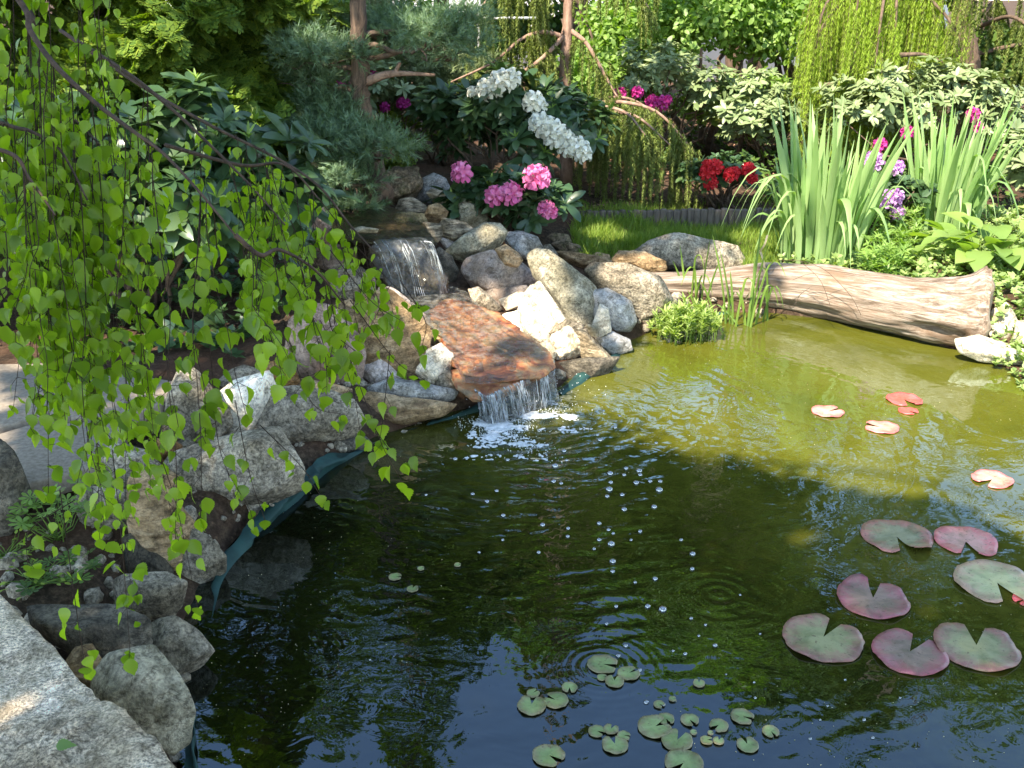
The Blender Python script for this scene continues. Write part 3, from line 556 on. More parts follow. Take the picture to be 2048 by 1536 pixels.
M_WETD = rock_mat('wet_dark_stone', (.02, .016, .012), (.06, .048, .032), (.13, .095, .06), .4, rough=.4, wet=.8)
zl = lambda y: .13+(790-y)/190*.12
slab('rock', 'orange wet stone shelf just above the spilling lip stone', M_WET, [(x, y, zl(y)+.02) for x, y in [(900,715),(880,668),(930,645),(1000,645),(1065,662),(1102,692),(1112,722),(1090,745),(1010,752),(930,748)]], .035, seed=8, rough=.06, facets=5)
slab('rock', 'dark orange wet lip stone spilling water into the pond', M_WET, [(x, y, zl(y)) for x, y in [(900,735),(960,728),(1040,728),(1080,745),(1020,770),(975,792),(935,787),(905,765)]], .03, seed=14, rough=.06, facets=4)
slab('rock', 'brown wet stone under the stream above the orange spill stone', M_WET, [(x, y, zl(y)+.01) for x, y in [(870,655),(858,612),(900,590),(950,600),(1005,622),(1045,650),(1010,680),(930,685)]], .05, seed=9, rough=.09, facets=5)
slab('rock', 'dark wet stone wall behind the upper fall', M_WETD, [(735,480,.50),(760,470,.52),(830,470,.52),(868,485,.50),(900,560,.30),(880,600,.26),(800,600,.26),(745,560,.32)], .07, seed=12, rough=.15, facets=4)
def stream_mat(name, white, alpha, k=30, col=(.75, .8, .85)):
    m, nt, out = new_mat(name); b = NB(nt); tc = b.n("ShaderNodeTexCoord"); mp = b.n("ShaderNodeMapping"); b.link(tc.outputs['Object'], mp.inputs[0]); mp.inputs['Scale'].default_value = (1, 1, .18) if white else (1, 1, 1)
    n1 = b.noise(mp.outputs[0], k, 4, .6, .6); bp = b.n("ShaderNodeBump"); bp.inputs['Strength'].default_value = .9; bp.inputs['Distance'].default_value = .012; b.link(n1, bp.inputs['Height'])
    gl = b.n("ShaderNodeBsdfGlossy"); gl.inputs['Roughness'].default_value = .08; b.link(bp.outputs[0], gl.inputs['Normal']); tr = b.n("ShaderNodeBsdfTransparent"); tr.inputs[0].default_value = (.93, .95, .93, 1)
    fr = b.n("ShaderNodeFresnel"); fr.inputs['IOR'].default_value = 1.5; b.link(bp.outputs[0], fr.inputs['Normal']); m1 = b.n("ShaderNodeMixShader"); b.link(fr.outputs[0], m1.inputs[0]); b.link(tr.outputs[0], m1.inputs[1]); b.link(gl.outputs[0], m1.inputs[2])
    df = b.n("ShaderNodeBsdfDiffuse"); df.inputs[0].default_value = (*col, 1); tl = b.n("ShaderNodeBsdfTranslucent"); tl.inputs[0].default_value = (*col, 1); m3 = b.n("ShaderNodeMixShader"); m3.inputs[0].default_value = .4; b.link(df.outputs[0], m3.inputs[1]); b.link(tl.outputs[0], m3.inputs[2])
    f2 = b.ramp(n1, [(.45, (alpha*.25,)*3), (.62, (min(1, alpha*1.6),)*3)]); m2 = b.n("ShaderNodeMixShader"); b.link(f2, m2.inputs[0]); b.link(m1.outputs[0], m2.inputs[1]); b.link(m3.outputs[0], m2.inputs[2]); b.link(m2.outputs[0], out.inputs[0]); return m
M_FALL = stream_mat('falling_water', True, .9, 60, (.9, .92, .95)); M_SHEET = stream_mat('sheet_water', True, .2, 45); M_SHEET2 = stream_mat('thin_sheet_water', True, .05, 45); M_STR = stream_mat('stream_water', False, .16, 28, (.5, .5, .45))
def sheet(name, pts, mat, n=26, amp=.006, parent=None):
    """lofted patch through rows of (px,py,z)"""
    rows = [spline([PZ(*q) for q in r], n) for r in pts]; rows = np.array(rows); m = 22
    Q = np.array([spline(rows[:, i], m) for i in range(n)]); V = Q.reshape(-1, 3); V = V+np.array([0, 0, 1])*(amp*fbm(V, 22, 3, 3))[:, None]+np.array([0, -1, 0])*(amp*fbm(V, 30, 2, 8))[:, None]
    Fa = [[i*m+j, i*m+j+1, (i+1)*m+j+1, (i+1)*m+j] for i in range(n-1) for j in range(m-1)]
    return mesh(name, V, Fa, mat, parent, tuple(V.mean(0)) if parent is None else tuple(V.mean(0)))
prop(sheet('stream_water', [[(640,445,.53),(760,415,.53),(830,432,.53)], [(660,462,.53),(760,445,.53),(850,455,.53)], [(690,478,.53),(780,470,.53),(872,480,.528)], [(735,490,.525),(800,482,.527),(874,492,.52)]],
      stream_mat('pool_water', False, .02, 18, (.1, .09, .05))), kind='structure')
prop(sheet('stream_bed', [[(640,445,.45),(760,415,.47),(830,432,.47)], [(660,462,.47),(760,445,.47),(850,455,.47)], [(690,480,.5),(780,474,.5),(872,484,.5)]], M_WETD, amp=.02), kind='structure')
prop(sheet('stream_water', [[(735,588,.285),(790,572,.285),(900,572,.285),(935,585,.285)], [(790,610,.28),(840,600,.28),(900,595,.28),(950,600,.28)], [(840,640,.265),(880,625,.262),(930,620,.262),(990,635,.25)], [(880,672,.235),(930,660,.236),(990,662,.23),(1045,672,.225)],
      [(905,720,.195),(960,705,.2),(1030,710,.2),(1092,706,.2)], [(925,765,.158),(970,770,.155),(1030,752,.16),(1096,728,.17)]], M_STR, n=40, amp=.008), kind='structure')
def strands(bag, top, bot, n, r0, r1, arc=.03, seed=0):
    rr = np.random.RandomState(seed); T = spline([PZ(*q) for q in top], 60); B = spline([PZ(*q) for q in bot], 60)
    cen = rr.rand(max(4, n//5))
    for i in range(n):
        u = float(np.clip(cen[rr.randint(len(cen))]+rr.normal()*.022, 0, 1)) if rr.rand() < .8 else rr.rand(); a = T[int(u*59)]; c = B[int(np.clip(u+rr.normal()*.03, 0, 1)*59)]; t = np.linspace(0, 1, 9); out = (c-a)*np.array([1, 1, 0])
        if np.linalg.norm(out) < 1e-4: out = np.array([0, -1, 0])
        p = a+(t[:, None])*out*1.0; p[:, 2] = a[2]+(c[2]-a[2])*t**1.7; p = p+np.stack([fbm(p+seed, 30, 2, i % 17), fbm(p, 30, 2, i % 13+3), 0*t], 1)*.006; r = rr.uniform(r0, r1)
        bag.tube(p, r*(1+.4*np.sin(t*9+rr.rand()*6))*(1-.35*t), 5)
lf = thing('waterfall', 'lower waterfall dropping in white strands from the orange stone into the pond', 'waterfall', PZ(1010, 840, 0))
b1 = Bag(); strands(b1, [(950,780,.14),(975,791,.135),(1010,774,.14),(1045,762,.15)], [(962,838,0),(985,850,0),(1030,838,0),(1062,825,0)], 70, .0008, .0046, seed=1); b1.build('water_strand', M_FALL, lf)
b1 = Bag(); strands(b1, [(1040,762,.15),(1085,745,.16),(1112,722,.17)], [(1050,828,0),(1095,815,0),(1125,800,0)], 24, .0008, .0034, seed=2); b1.build('water_strand', M_FALL, lf)
sheet('water_sheet', [[(948,778,.142),(980,788,.138),(1045,760,.152),(1110,722,.172)], [(955,800,.09),(985,812,.085),(1045,790,.09),(1112,765,.09)], [(962,842,0),(990,850,0),(1050,830,0),(1122,802,0)]], M_SHEET, 36, .008, lf)
uf = thing('waterfall', 'upper waterfall sliding over dark stone from the upper pool into the basin', 'waterfall', PZ(830, 585, .28))
sheet('water_sheet', [[(748,482,.55),(790,474,.553),(866,480,.55)], [(752,500,.53),(800,492,.535),(870,500,.525)], [(765,545,.41),(815,545,.41),(890,545,.41)], [(785,585,.29),(835,588,.29),(900,582,.29)]], M_SHEET2, 36, .012, uf)
b1 = Bag(); strands(b1, [(745,484,.55),(800,478,.552),(868,484,.55)], [(790,592,.285),(840,592,.285),(902,585,.285)], 26, .0007, .0026, seed=5); b1.build('water_strand', M_FALL, uf)
# foam, bubbles, specks
M_FOAM = plain('foam', (.42, .44, .44), .35, (.8, .8, .8), 70, .006)
def blobs(name, C, R, mat, sub=1, kind=None, flat=.6, **kw):
    V, Fa = ico(sub); P = C[:, None]+V[None]*R[:, None, None]*np.array([1, 1, flat]); Fb = (Fa[None]+(np.arange(len(C))*len(V))[:, None, None]).reshape(-1, 3)
    return prop(mesh(name, P.reshape(-1, 3), Fb, mat, loc=tuple(C.mean(0)*[1, 1, 0])), kind=kind, **kw)
def px_cloud(n, cx, cy, sx, sy, rot=0):
    a = NR.normal(size=(n, 2))*[sx, sy]; c, s = cos(rot), sin(rot); return np.array([PZ(cx+q[0]*c-q[1]*s, cy+q[0]*s+q[1]*c, 0.002) for q in a])
fx = np.arange(-.42, .55, .005); fy = np.arange(-.42, .38, .005); FX, FY = np.meshgrid(fx, fy); FP = np.stack([FX.ravel()+SPL[0], FY.ravel()+SPL[1], 0*FX.ravel()], 1); qx, qy, _s = toPx(FP[0]); s__ = (FP-CAM)@F; qx = 1024+FPX*FP[:, 0]/s__; qy = 768-FPX*((FP-CAM)@U)/s__
den = 0
for cx_, cy_, sx_, sy_, am in [(1000,852,34,9,1.5), (975,845,18,9,.8), (1062,832,34,6,1.2), (985,872,40,9,.75), (1035,885,40,7,.62), (1125,832,34,4,.8), (1090,806,30,5,.7), (1145,838,12,3,.5), (965,890,28,6,.45), (1075,893,26,4,.5), (960,915,50,5,.3), (1060,915,70,8,.3), (1130,860,70,9,.22)]: den = den+am*np.exp(-((qx-cx_)/sx_)**2-((qy-cy_)/sy_)**2)
fo = den+.45*fbm(FP, 24, 3, 2, .65)+.55*vnoise(FP*110, 9)*np.clip(1.3-den, .2, 1)-.16; on = ((fo > .24) & (den > .13)).reshape(FX.shape); ht = (.0015+.007*np.clip(fo-.2, 0, 1)*(.6+.5*np.abs(fbm(FP, 90, 2, 6)))).reshape(FX.shape); ht = np.where(on, ht, -.004); fi = np.arange(FX.size).reshape(FX.shape); kk = on[:-1, :-1] | on[1:, 1:] | on[1:, :-1] | on[:-1, 1:]
ff = np.stack([fi[:-1, :-1][kk], fi[:-1, 1:][kk], fi[1:, 1:][kk], fi[1:, :-1][kk]], 1); uu, iv = np.unique(ff, return_inverse=True); FV = np.column_stack([FP[:, :2], ht.ravel()])[uu]
bm_, fm_ = ico(1); C = np.concatenate([px_cloud(600, 1000, 852, 34, 8, .1), px_cloud(250, 1065, 832, 30, 5, -.2), px_cloud(250, 1020, 880, 45, 9, .3), px_cloud(90, 1110, 815, 40, 8)]); Rr = NR.uniform(.0008, .003, len(C)); BV = (C[:, None]+bm_[None]*Rr[:, None, None]).reshape(-1, 3); BF = (fm_[None]+(np.arange(len(C))*len(bm_))[:, None, None]+len(FV)).reshape(-1, 3)
prop(mesh('foam', np.vstack([FV, BV]), iv.reshape(-1, 4).tolist()+BF.tolist(), M_FOAM, loc=tuple(SPL)), 'white foam spreading on the water where the lower fall lands', 'foam', kind='stuff')
C = np.concatenate([px_cloud(90, 1000, 820, 50, 28), px_cloud(40, 1150, 790, 30, 20)]); C[:, 2] = NR.uniform(.01, .09, len(C))
blobs('water_droplets', C, NR.uniform(.001, .0025, len(C)), M_FOAM, 1, 'stuff', flat=1.2, label='tiny droplets splashing in front of the lower fall', cat='droplets')
u = NR.rand(1500, 2); C = []
for a, c in u:
    px, py = (a*2300-100, 660+c*900); p = PZ(px, py, .001)
    C.append(p)
C = np.array(C); C = C[pond_sd(C[:, 0], C[:, 1]) < -.02]; C = C[fbm(C, 1.6, 3, 77) > -.15]
blobs('pollen', C, NR.uniform(.0006, .0017, len(C)), plain('pollen', (.55, .5, .3), .8), 0, 'stuff', label='pale pollen specks floating over the pond surface', cat='pollen')
def bubble_mat():
    m, nt, out = new_mat("bubble"); b = NB(nt); gl = b.n("ShaderNodeBsdfGlossy"); gl.inputs['Roughness'].default_value = .03; tr = b.n("ShaderNodeBsdfTransparent"); tr.inputs[0].default_value = (.85, .9, .95, 1)
    fr = b.n("ShaderNodeLayerWeight"); fr.inputs[0].default_value = .8; m1 = b.n("ShaderNodeMixShader"); b.link(fr.outputs['Fresnel'], m1.inputs[0]); b.link(tr.outputs[0], m1.inputs[1]); b.link(gl.outputs[0], m1.inputs[2]); b.link(m1.outputs[0], out.inputs[0]); return m
M_BUB = bubble_mat()
def dome():
    V = []; Fa = []; k = 14
    for i in range(5):
        a = i/5*pi/2
        for j in range(k): t = 2*pi*j/k; V.append((cos(a)*cos(t), cos(a)*sin(t), sin(a)*.8))
    V.append((0, 0, .8)); 
    for i in range(4):
        for j in range(k): Fa.append([i*k+j, i*k+(j+1) % k, (i+1)*k+(j+1) % k, (i+1)*k+j])
    for j in range(k): Fa.append([4*k+j, 4*k+(j+1) % k, 5*k])
    return np.array(V), Fa
DV, DF = dome(); bub0 = None
BUBS = [(910,918,9),(1110,932,13),(1133,921,7),(1220,947,12),(1252,937,9),(1278,942,12),(1280,950,9),(1248,950,8),(1221,965,9),(1272,966,11),(1300,963,9),(1320,963,9),(1218,979,14),(1214,993,9),(1244,990,9),(1318,980,14),(1107,963,10),(1122,967,8),(945,988,8),(974,1003,9),(993,982,8),(1006,1031,9),(1085,1050,10),(1136,1057,8),(1248,1019,11),(1308,1014,11),(1135,1073,8),(1198,1047,9),(1217,1060,8),(1198,1080,9),(1222,1088,14),(1226,1067,7),(1385,1108,11),(1225,1123,12),(1188,1098,7),(1077,1105,8),(1225,1143,9),(1310,1158,10),(1384,1138,9),(1270,1165,7),(1262,1080,6),(1362,1080,7),(1280,1063,8),(1295,1213,11),(1325,1219,15),(1232,1213,8),(1251,1292,9),(1430,1291,9),(1370,1308,8),(1382,1237,7),(1213,1248,7),(1236,1312,9),(1279,1341,9),(1292,1405,10),(1327,1410,8),(1346,1302,6),(1397,1272,6),(1411,1250,6),(852,990,6),(1230,855,8),(1239,832,6),(1200,880,10),(1195,870,7),(1312,886,7),(1268,883,6),(1182,858,7),(1147,859,8),(1207,822,6),(1040,912,9),(1128,902,9),(1015,920,8),(1508,1365,5),(1452,1349,4),(1690,1360,5),(1728,1440,7),(1640,1440,5),(1620,1478,7),(1745,1476,7),(1800,1396,5),(1655,1412,5),(1510,1396,6),(740,1320,5),(1480,1190,5),(1660,1100,5),(1520,1268,5),(1005,1080,6),(958,1105,6)]
for x, y, wd in BUBS:
    p = PZ(x, y, 0); r = wd*1.12*((p-CAM)@F)/FPX/2
    if bub0 is None: o = mesh('bubble', DV, DF, M_BUB, loc=(0, 0, 0)); bub0 = o
    else: o = bub0.copy(); COL.objects.link(o)
    o.location = (p[0], p[1], .0005); o.scale = (r, r, r)
    prop(o, 'clear round air bubble adrift on the pond surface', 'bubble', 'air bubbles drifting on the pond')

gr = np.random.RandomState(3); X = gr.uniform(-2.6, 1.4, 9000); Y = gr.uniform(1.2, 6.6, 9000); sd_ = pond_sd(X, Y); gx_, gy_, gs_ = toPx(np.array([0, 0, 0])) if False else (0, 0, 0)
k_ = (sd_ > .0) & (sd_ < .42+.3*gr.rand(9000)) & (fbm(np.stack([X, Y, 0*X], 1), 3, 3, 8) > -.25); X = X[k_]; Y = Y[k_]; V0, F0 = ico(2); n = len(X); R_ = .008+.028*gr.rand(n)**2.5
sc3 = gr.uniform(.6, 1.2, (n, 1, 3))*R_[:, None, None]; Pp = np.stack([X, Y, G(X, Y)], 1)[:, None]+V0[None]*(1+.25*gr.normal(size=(n, len(V0), 1)).clip(-1, 1)*.6)*sc3
prop(mesh('gravel', Pp.reshape(-1, 3), (F0[None]+(np.arange(n)*len(V0))[:, None, None]).reshape(-1, 3), R_GRAN, loc=(X.mean(), Y.mean(), 0), smooth=False), 'small loose gravel stones between the boulders of the bank', 'gravel', kind='stuff')
# ================================================================ log, pads, path, edging, house
def log_mat(name, c1, c2, c3):
    m, nt, out = new_mat(name); b = NB(nt); uv = b.n("ShaderNodeAttribute", attribute_name="grain"); v = uv.outputs['Vector']
    mp = b.n("ShaderNodeMapping"); b.link(v, mp.inputs[0]); mp.inputs['Scale'].default_value = (2.6, 15, 15)
    n1 = b.noise(mp.outputs[0], 1.3, 10, .75, 1.6); n2 = b.noise(v, 3.5, 5, .6, .5)
    c = b.ramp(n1, [(.38, c1), (.5, c2), (.6, c3)]); c = b.mix(b.ramp(n2, [(.45, (0, 0, 0)), (.7, (.7, .7, .7))]), c, (.20, .12, .07))
    p = b.n("ShaderNodeBsdfPrincipled"); b.link(c, p.inputs['Base Color']); p.inputs['Roughness'].default_value = .85; p.inputs['Specular IOR Level'].default_value = .25
    bp = b.n("ShaderNodeBump"); bp.inputs['Strength'].default_value = .9; bp.inputs['Distance'].default_value = .013; b.link(n1, bp.inputs['Height']); b.link(bp.outputs[0], p.inputs['Normal']); b.link(p.outputs[0], out.inputs[0]); return m
M_LOG = log_mat('weathered_wood', (.10, .07, .05), (.25, .19, .145), (.46, .385, .32))
def build_log():
    # axis: pixel centre, height above water, radius
    st = [(1270, 572, .12, .075), (1340, 572, .12, .085), (1440, 572, .125, .10), (1540, 572, .13, .135), (1640, 582, .14, .155), (1740, 600, .15, .165), (1830, 615, .16, .175), (1900, 624, .165, .195), (1950, 626, .17, .22), (1972, 627, .17, .225)]
    A = np.array([PZ(x, y, z) for x, y, z, r in st]); rr = np.array([q[3] for q in st]); n = 150; P = spline(A, n); R = np.interp(np.linspace(0, len(st)-1, n), range(len(st)), rr); k = 72
    ax = A[-1]-A[0]; ax /= np.linalg.norm(ax); sd = np.cross(ax, [0, 0, 1.]); sd /= np.linalg.norm(sd); up = np.cross(sd, ax)
    th = np.linspace(0, 2*pi, k, endpoint=False); t = np.linspace(0, 1, n)
    Rg = R[:, None]*np.ones(k)*.93
    # root flare rising at the butt end, knot and hollow
    fl = np.exp(-((t[:, None]-.925)/.055)**2)*np.exp(-((np.angle(np.exp(1j*(th-radians(105))))/1.1)**2))[None]; Rg = Rg*(1+.10*fl)
    kn = np.exp(-((t[:, None]-.56)/.03)**2)*np.exp(-((np.angle(np.exp(1j*(th-radians(40))))/.25)**2))[None]; Rg = Rg*(1+.14*kn)
    ho = np.exp(-((t[:, None]-.72)/.05)**2)*np.exp(-((np.angle(np.exp(1j*(th-radians(-22))))/.22)**2))[None]; Rg = Rg*(1-.22*ho)
    cyl = np.stack([np.cos(th)[None]*np.ones((n, 1))*2, np.sin(th)[None]*np.ones((n, 1))*2, t[:, None]*np.ones(k)*9], 2).reshape(-1, 3)
    Rg = Rg*(1+.11*fbm(cyl*[1,1,.8], 1, 4, 3).reshape(n, k)+.045*fbm(cyl*[6, 6, 1.1], 1, 4, 9).reshape(n, k))
    V = P[:, None]+Rg[:, :, None]*(np.cos(th)[None, :, None]*sd+np.sin(th)[None, :, None]*up)
    Fa = np.array([[i*k+j, i*k+(j+1) % k, (i+1)*k+(j+1) % k, (i+1)*k+j] for i in range(n-1) for j in range(k)])
    root = thing('log', 'weathered fallen log lying along the far pond edge with a sawn right end', 'log', A[4]*[1, 1, 0])
    o = mesh('bark', V.reshape(-1, 3), Fa[:, ::-1].copy(), M_LOG, root, A[4]*[1, 1, 0])
    at = o.data.attributes.new("grain", 'FLOAT_VECTOR', 'POINT'); g = np.stack([(t[:, None]*np.ones(k))*2.0, (np.cos(th)[None]*np.ones((n, 1)))*.3, (np.sin(th)[None]*np.ones((n, 1)))*.3], 2); at.data.foreach_set('vector', g.astype(np.float32).ravel())
    for e, nm in ((n-1, 'cut_end'), (0, 'cut_end')):
        rg = V[e]; c = rg.mean(0); sgn = 1 if e else -1; rings = [rg]
        for f in (.85, .6, .35, .12): q = c+(rg-c)*f; q = q+ax*sgn*(.012+.012*vnoise(q*20, 5))[:, None]; rings.append(q)
        W = np.concatenate(rings); Fb = [[i*k+j, i*k+(j+1) % k, (i+1)*k+(j+1) % k, (i+1)*k+j] for i in range(4) for j in range(k)]+[[4*k+j for j in range(k)]]
        mesh(nm, W, Fb, M_CUT, root, c)
    return A
M_CUT = plain('sawn_wood', (.25, .17, .11), .9, (.42, .32, .23), 30, .006)
build_log()
# a thin dead twig caught on the log front
b1 = Bag(); z0 = PZ(1600, 540, .33)
for pts in ([(1555,520),(1600,522),(1650,540),(1700,590),(1722,630)], [(1600,522),(1640,560),(1660,610)], [(1650,540),(1690,545),(1730,552)], [(1585,560),(1620,548),(1665,552)], [(1620,575),(1600,590),(1590,610)]):
    q = spline([PY(x, y, 5.27-.0004*(x-1555)+(y-520)*-.0010) for x, y in pts], 14); b1.tube(q, .0014, 5)
prop(b1.build('twig', bark_mat('twig_bark', (.05, .03, .02), (.12, .08, .05)), loc=z0), 'thin dead forked twig resting against the front of the log', 'twig')
# ---------------------------------------------------------------- lily pads
def pad_mat(name, c, edge, vein):
    m, nt, out = new_mat(name); b = NB(nt); a = b.n("ShaderNodeAttribute", attribute_name="polar"); sp = b.n("ShaderNodeSeparateXYZ"); b.link(a.outputs['Vector'], sp.inputs[0]); v = rand_coord(b)
    nz = b.noise(v, 26, 6, .72, .8); f = b.math('ADD', sp.outputs[0], b.math('MULTIPLY', b.math('SUBTRACT', nz, .5), 1.3)); col = b.ramp(f, [(.5, c), (.98, edge)])
    ve = b.math('ABSOLUTE', b.math('SINE', b.math('MULTIPLY', sp.outputs[1], 11.0))); col = b.mix(b.ramp(ve, [(0, (.55, .55, .55)), (.09, (0, 0, 0))]), col, vein)
    sk = b.ramp(b.noise(v, 75, 4, .65, .5), [(.60, (0, 0, 0)), (.66, (1, 1, 1))]); col = b.mix(b.math('MULTIPLY', sk, .7), col, (.10, .05, .025)); col = b.mix(1.0, col, b.ramp(b.noise(v, 14, 5, .65, .6), [(.35, (.62, .66, .55)), (.6, (1.15, 1.1, 1.1))]), 'MULTIPLY')
    p = b.n("ShaderNodeBsdfPrincipled"); b.link(col, p.inputs['Base Color']); p.inputs['Roughness'].default_value = .38; p.inputs['Specular IOR Level'].default_value = .55
    bp = b.n("ShaderNodeBump"); bp.inputs['Strength'].default_value = .5; bp.inputs['Distance'].default_value = .003; b.link(nz, bp.inputs['Height']); b.link(bp.outputs[0], p.inputs['Normal']); b.link(p.outputs[0], out.inputs[0]); return m
PM = {'g': pad_mat('pad_green', (.27, .265, .12), (.32, .14, .11), (.34, .34, .18)), 'p': pad_mat('pad_purple', (.25, .165, .12), (.34, .10, .11), (.32, .24, .18)), 'o': pad_mat('pad_olive', (.26, .25, .14), (.40, .16, .12), (.3, .3, .18)),
      'r': pad_mat('pad_red', (.62, .12, .10), (.70, .10, .10), (.7, .3, .2)), 'k': pad_mat('pad_pink', (.58, .30, .24), (.62, .16, .16), (.66, .42, .33)), 'y': pad_mat('pad_yellowgreen', (.42, .42, .20), (.50, .30, .20), (.5, .5, .3)), 's': pad_mat('pad_small', (.24, .31, .11), (.24, .20, .10), (.26, .38, .2))}
def pad(cx, cy, wpx, notch, key, label, group, tilt=0, seed=0):
    p = PZ(cx, cy, .003); R = wpx/2*((p-CAM)@F)/FPX; k = 96; rings = 9; a0 = radians(notch); r = np.random.RandomState(seed+int(cx)); half = r.uniform(.16, .3)
    # notch given as seen in the photo: convert the angle to the ground
    d = PZ(cx+20*cos(a0), cy-20*sin(a0), .003)-p; g0 = atan2(d[1], d[0]); th = g0+half+(2*pi-2*half)*np.linspace(0, 1, k)
    rr = 1+.035*fbm(np.stack([np.cos(th)*2, np.sin(th)*2, 0*th+seed], 1), 1, 2, seed)+.014*np.sin(th*19+seed)*vnoise(np.stack([th*3, 0*th, 0*th+seed], 1), 3)
    e = np.minimum(th-(g0+half), (g0+2*pi-half)-th); rr = rr*(1-.10*np.exp(-(e/.10)**2))*(1+.05*np.exp(-(e-.4)**2/.05))
    V = []; pol = []
    off = np.array([cos(g0), sin(g0)])*R*.06
    for i in range(rings):
        f = (i/(rings-1)); q = rr*R*f
        x = q*np.cos(th)+off[0]*(1-f); y = q*np.sin(th)+off[1]*(1-f); z = .0022+.0035*f*f*(1+.8*np.sin(th*3+seed)+.6*np.sin(th*7+2*seed))*min(1, R/.09)
        lift = .02*np.exp(-((np.angle(np.exp(1j*(th-g0-half-.25))))/.35)**2)*f**4*(R/.1) if tilt else 0
        V.append(np.stack([x, y, z+lift], 1)); pol.append(np.stack([0*th+f, th-g0, 0*th], 1))
    V = np.concatenate(V); pol = np.concatenate(pol)
    Fa = [[i*k+j, (i+1)*k+j, (i+1)*k+j+1, i*k+j+1] for i in range(rings-1) for j in range(k-1)]
    n0 = len(V); rim = V[-k:].copy(); rim[:, 2] -= .0035; V = np.vstack([V, rim]); pol = np.vstack([pol, pol[-k:]]); Fa += [[(rings-1)*k+j, n0+j, n0+j+1, (rings-1)*k+j+1] for j in range(k-1)]
    o = mesh('lily_pad', V+p, Fa, PM[key], loc=p); at = o.data.attributes.new("polar", 'FLOAT_VECTOR', 'POINT'); at.data.foreach_set('vector', pol.astype(np.float32).ravel())
    return prop(o, label, 'lily pad', group)
GL = 'large lily pads on the right of the pond'; GS = 'small green floating leaves in the foreground'
for q in [
 (1793,1073,138,-58,'o','olive green lily pad with pinkish rim, leftmost of the upper row',GL,1), (1931,1082,120,-72,'k','pink mottled lily pad beside the olive green one near the right edge',GL), (1992,1164,162,-50,'y','pale yellow-green sunlit lily pad cut by the right edge',GL),
 (1746,1199,142,88,'p','dark purple heart-shaped lily pad above the two green ones',GL,1), (1645,1277,160,52,'g','large green lily pad with open notch, farthest left of the big pads',GL), (1818,1306,146,52,'p','purple-green blotched lily pad touching the split green pad',GL), (1953,1294,164,96,'g','large green lily pad split from the top at the right edge',GL),
 (2050,1200,46,-160,'r','tiny red lily pad at the right edge below the yellow-green pad',GL), (1808,799,70,-40,'r','bright red lily pad nearest the log reflection',GL), (1816,822,38,-20,'r','small red leaf half sunken beneath the bright red lily pad',GL),
 (1655,823,62,8,'k','pale pink lily pad with a slit pointing right, farthest left in the sunlit water',GL), (1764,855,66,172,'k','pale pink lily pad with a slit pointing left in the sunlit water',GL), (1985,959,78,-150,'k','rosy lily pad near the right edge in the sunlit water',GL),
 (1205,1329,60,-10,'s','round green pad with a bubble at its rim inside the ring ripples',GS), (1257,1347,44,20,'s','green pad right of the round pad in the ring ripples',GS), (1229,1363,38,90,'s','green pad at the bottom of the trio inside the ring ripples',GS), (1204,1355,20,0,'s','tiny green pad left of the ripple trio',GS),
 (1139,1375,32,-90,'s','small green pad above a dark reflection between two clusters',GS), (1063,1411,58,80,'s','larger green pad of the left pair touching its neighbour',GS), (1112,1401,50,160,'s','green pad on the right of the left pair',GS), (1066,1387,26,30,'s','tiny green pad on top of the left pair',GS),
 (1193,1463,34,-20,'s','green pad at the left of the lower chain of four',GS), (1222,1459,30,60,'s','green pad second from the left in the lower chain',GS), (1247,1472,27,-10,'s','green pad at the right tip of the lower chain',GS), (1230,1490,52,110,'s','green pad with a brown fleck below the lower chain',GS),
 (1097,1511,64,-30,'s','big green pad alone at the bottom left of the small pads',GS), (1309,1454,68,20,'s','largest green pad in the central group with notch to the right',GS), (1332,1438,34,-60,'s','green pad tucked behind the largest central pad',GS), (1354,1482,64,60,'s','pale-centred green pad below the largest central pad',GS), (1368,1526,76,-140,'s','green pad cut by the bottom edge of the picture',GS),
 (1379,1440,36,-45,'s','oval green pad above the pale-centred one',GS), (1438,1451,38,-150,'s','olive green pad with a slit on its left side',GS), (1484,1433,46,-20,'s','green pad farthest up on the right in the blue reflection',GS), (1541,1463,34,-50,'s','green pad with a white petal on its edge near the dark reflection',GS),
 (1398,1367,24,90,'s','small lone pad in the middle of the blue reflection',GS), (1413,1481,25,0,'s','small pad on the left of a tight low pair',GS), (1437,1482,22,70,'s','small brownish pad on the right of a tight low pair',GS), (1387,1465,14,0,'s','dot-sized pad just above the tight low pair',GS), (1421,1466,12,0,'s','dot-sized pad under the olive green pad',GS),
 (1345,1398,15,0,'s','dot-sized pad above the oval green pad',GS), (1318,1409,22,-30,'s','tiny pad with a bubble above the largest central pad',GS), (1495,1490,44,120,'s','ragged green pad with a bubble at its lower right',GS),
 (790,1154,26,0,'s','small dull pad alone in the dark water, upper one',GS), (825,1178,24,60,'s','small dull pad alone in the dark water, lower one',GS), (842,1137,14,0,'s','tiny dull pad in the dark water above the two dull pads',GS), (915,1130,14,0,'s','tiny dull pad farthest right in the dark water',GS)]:
    pad(*q[:7], tilt=(len(q) > 7), seed=NROCK+q[0] % 23)
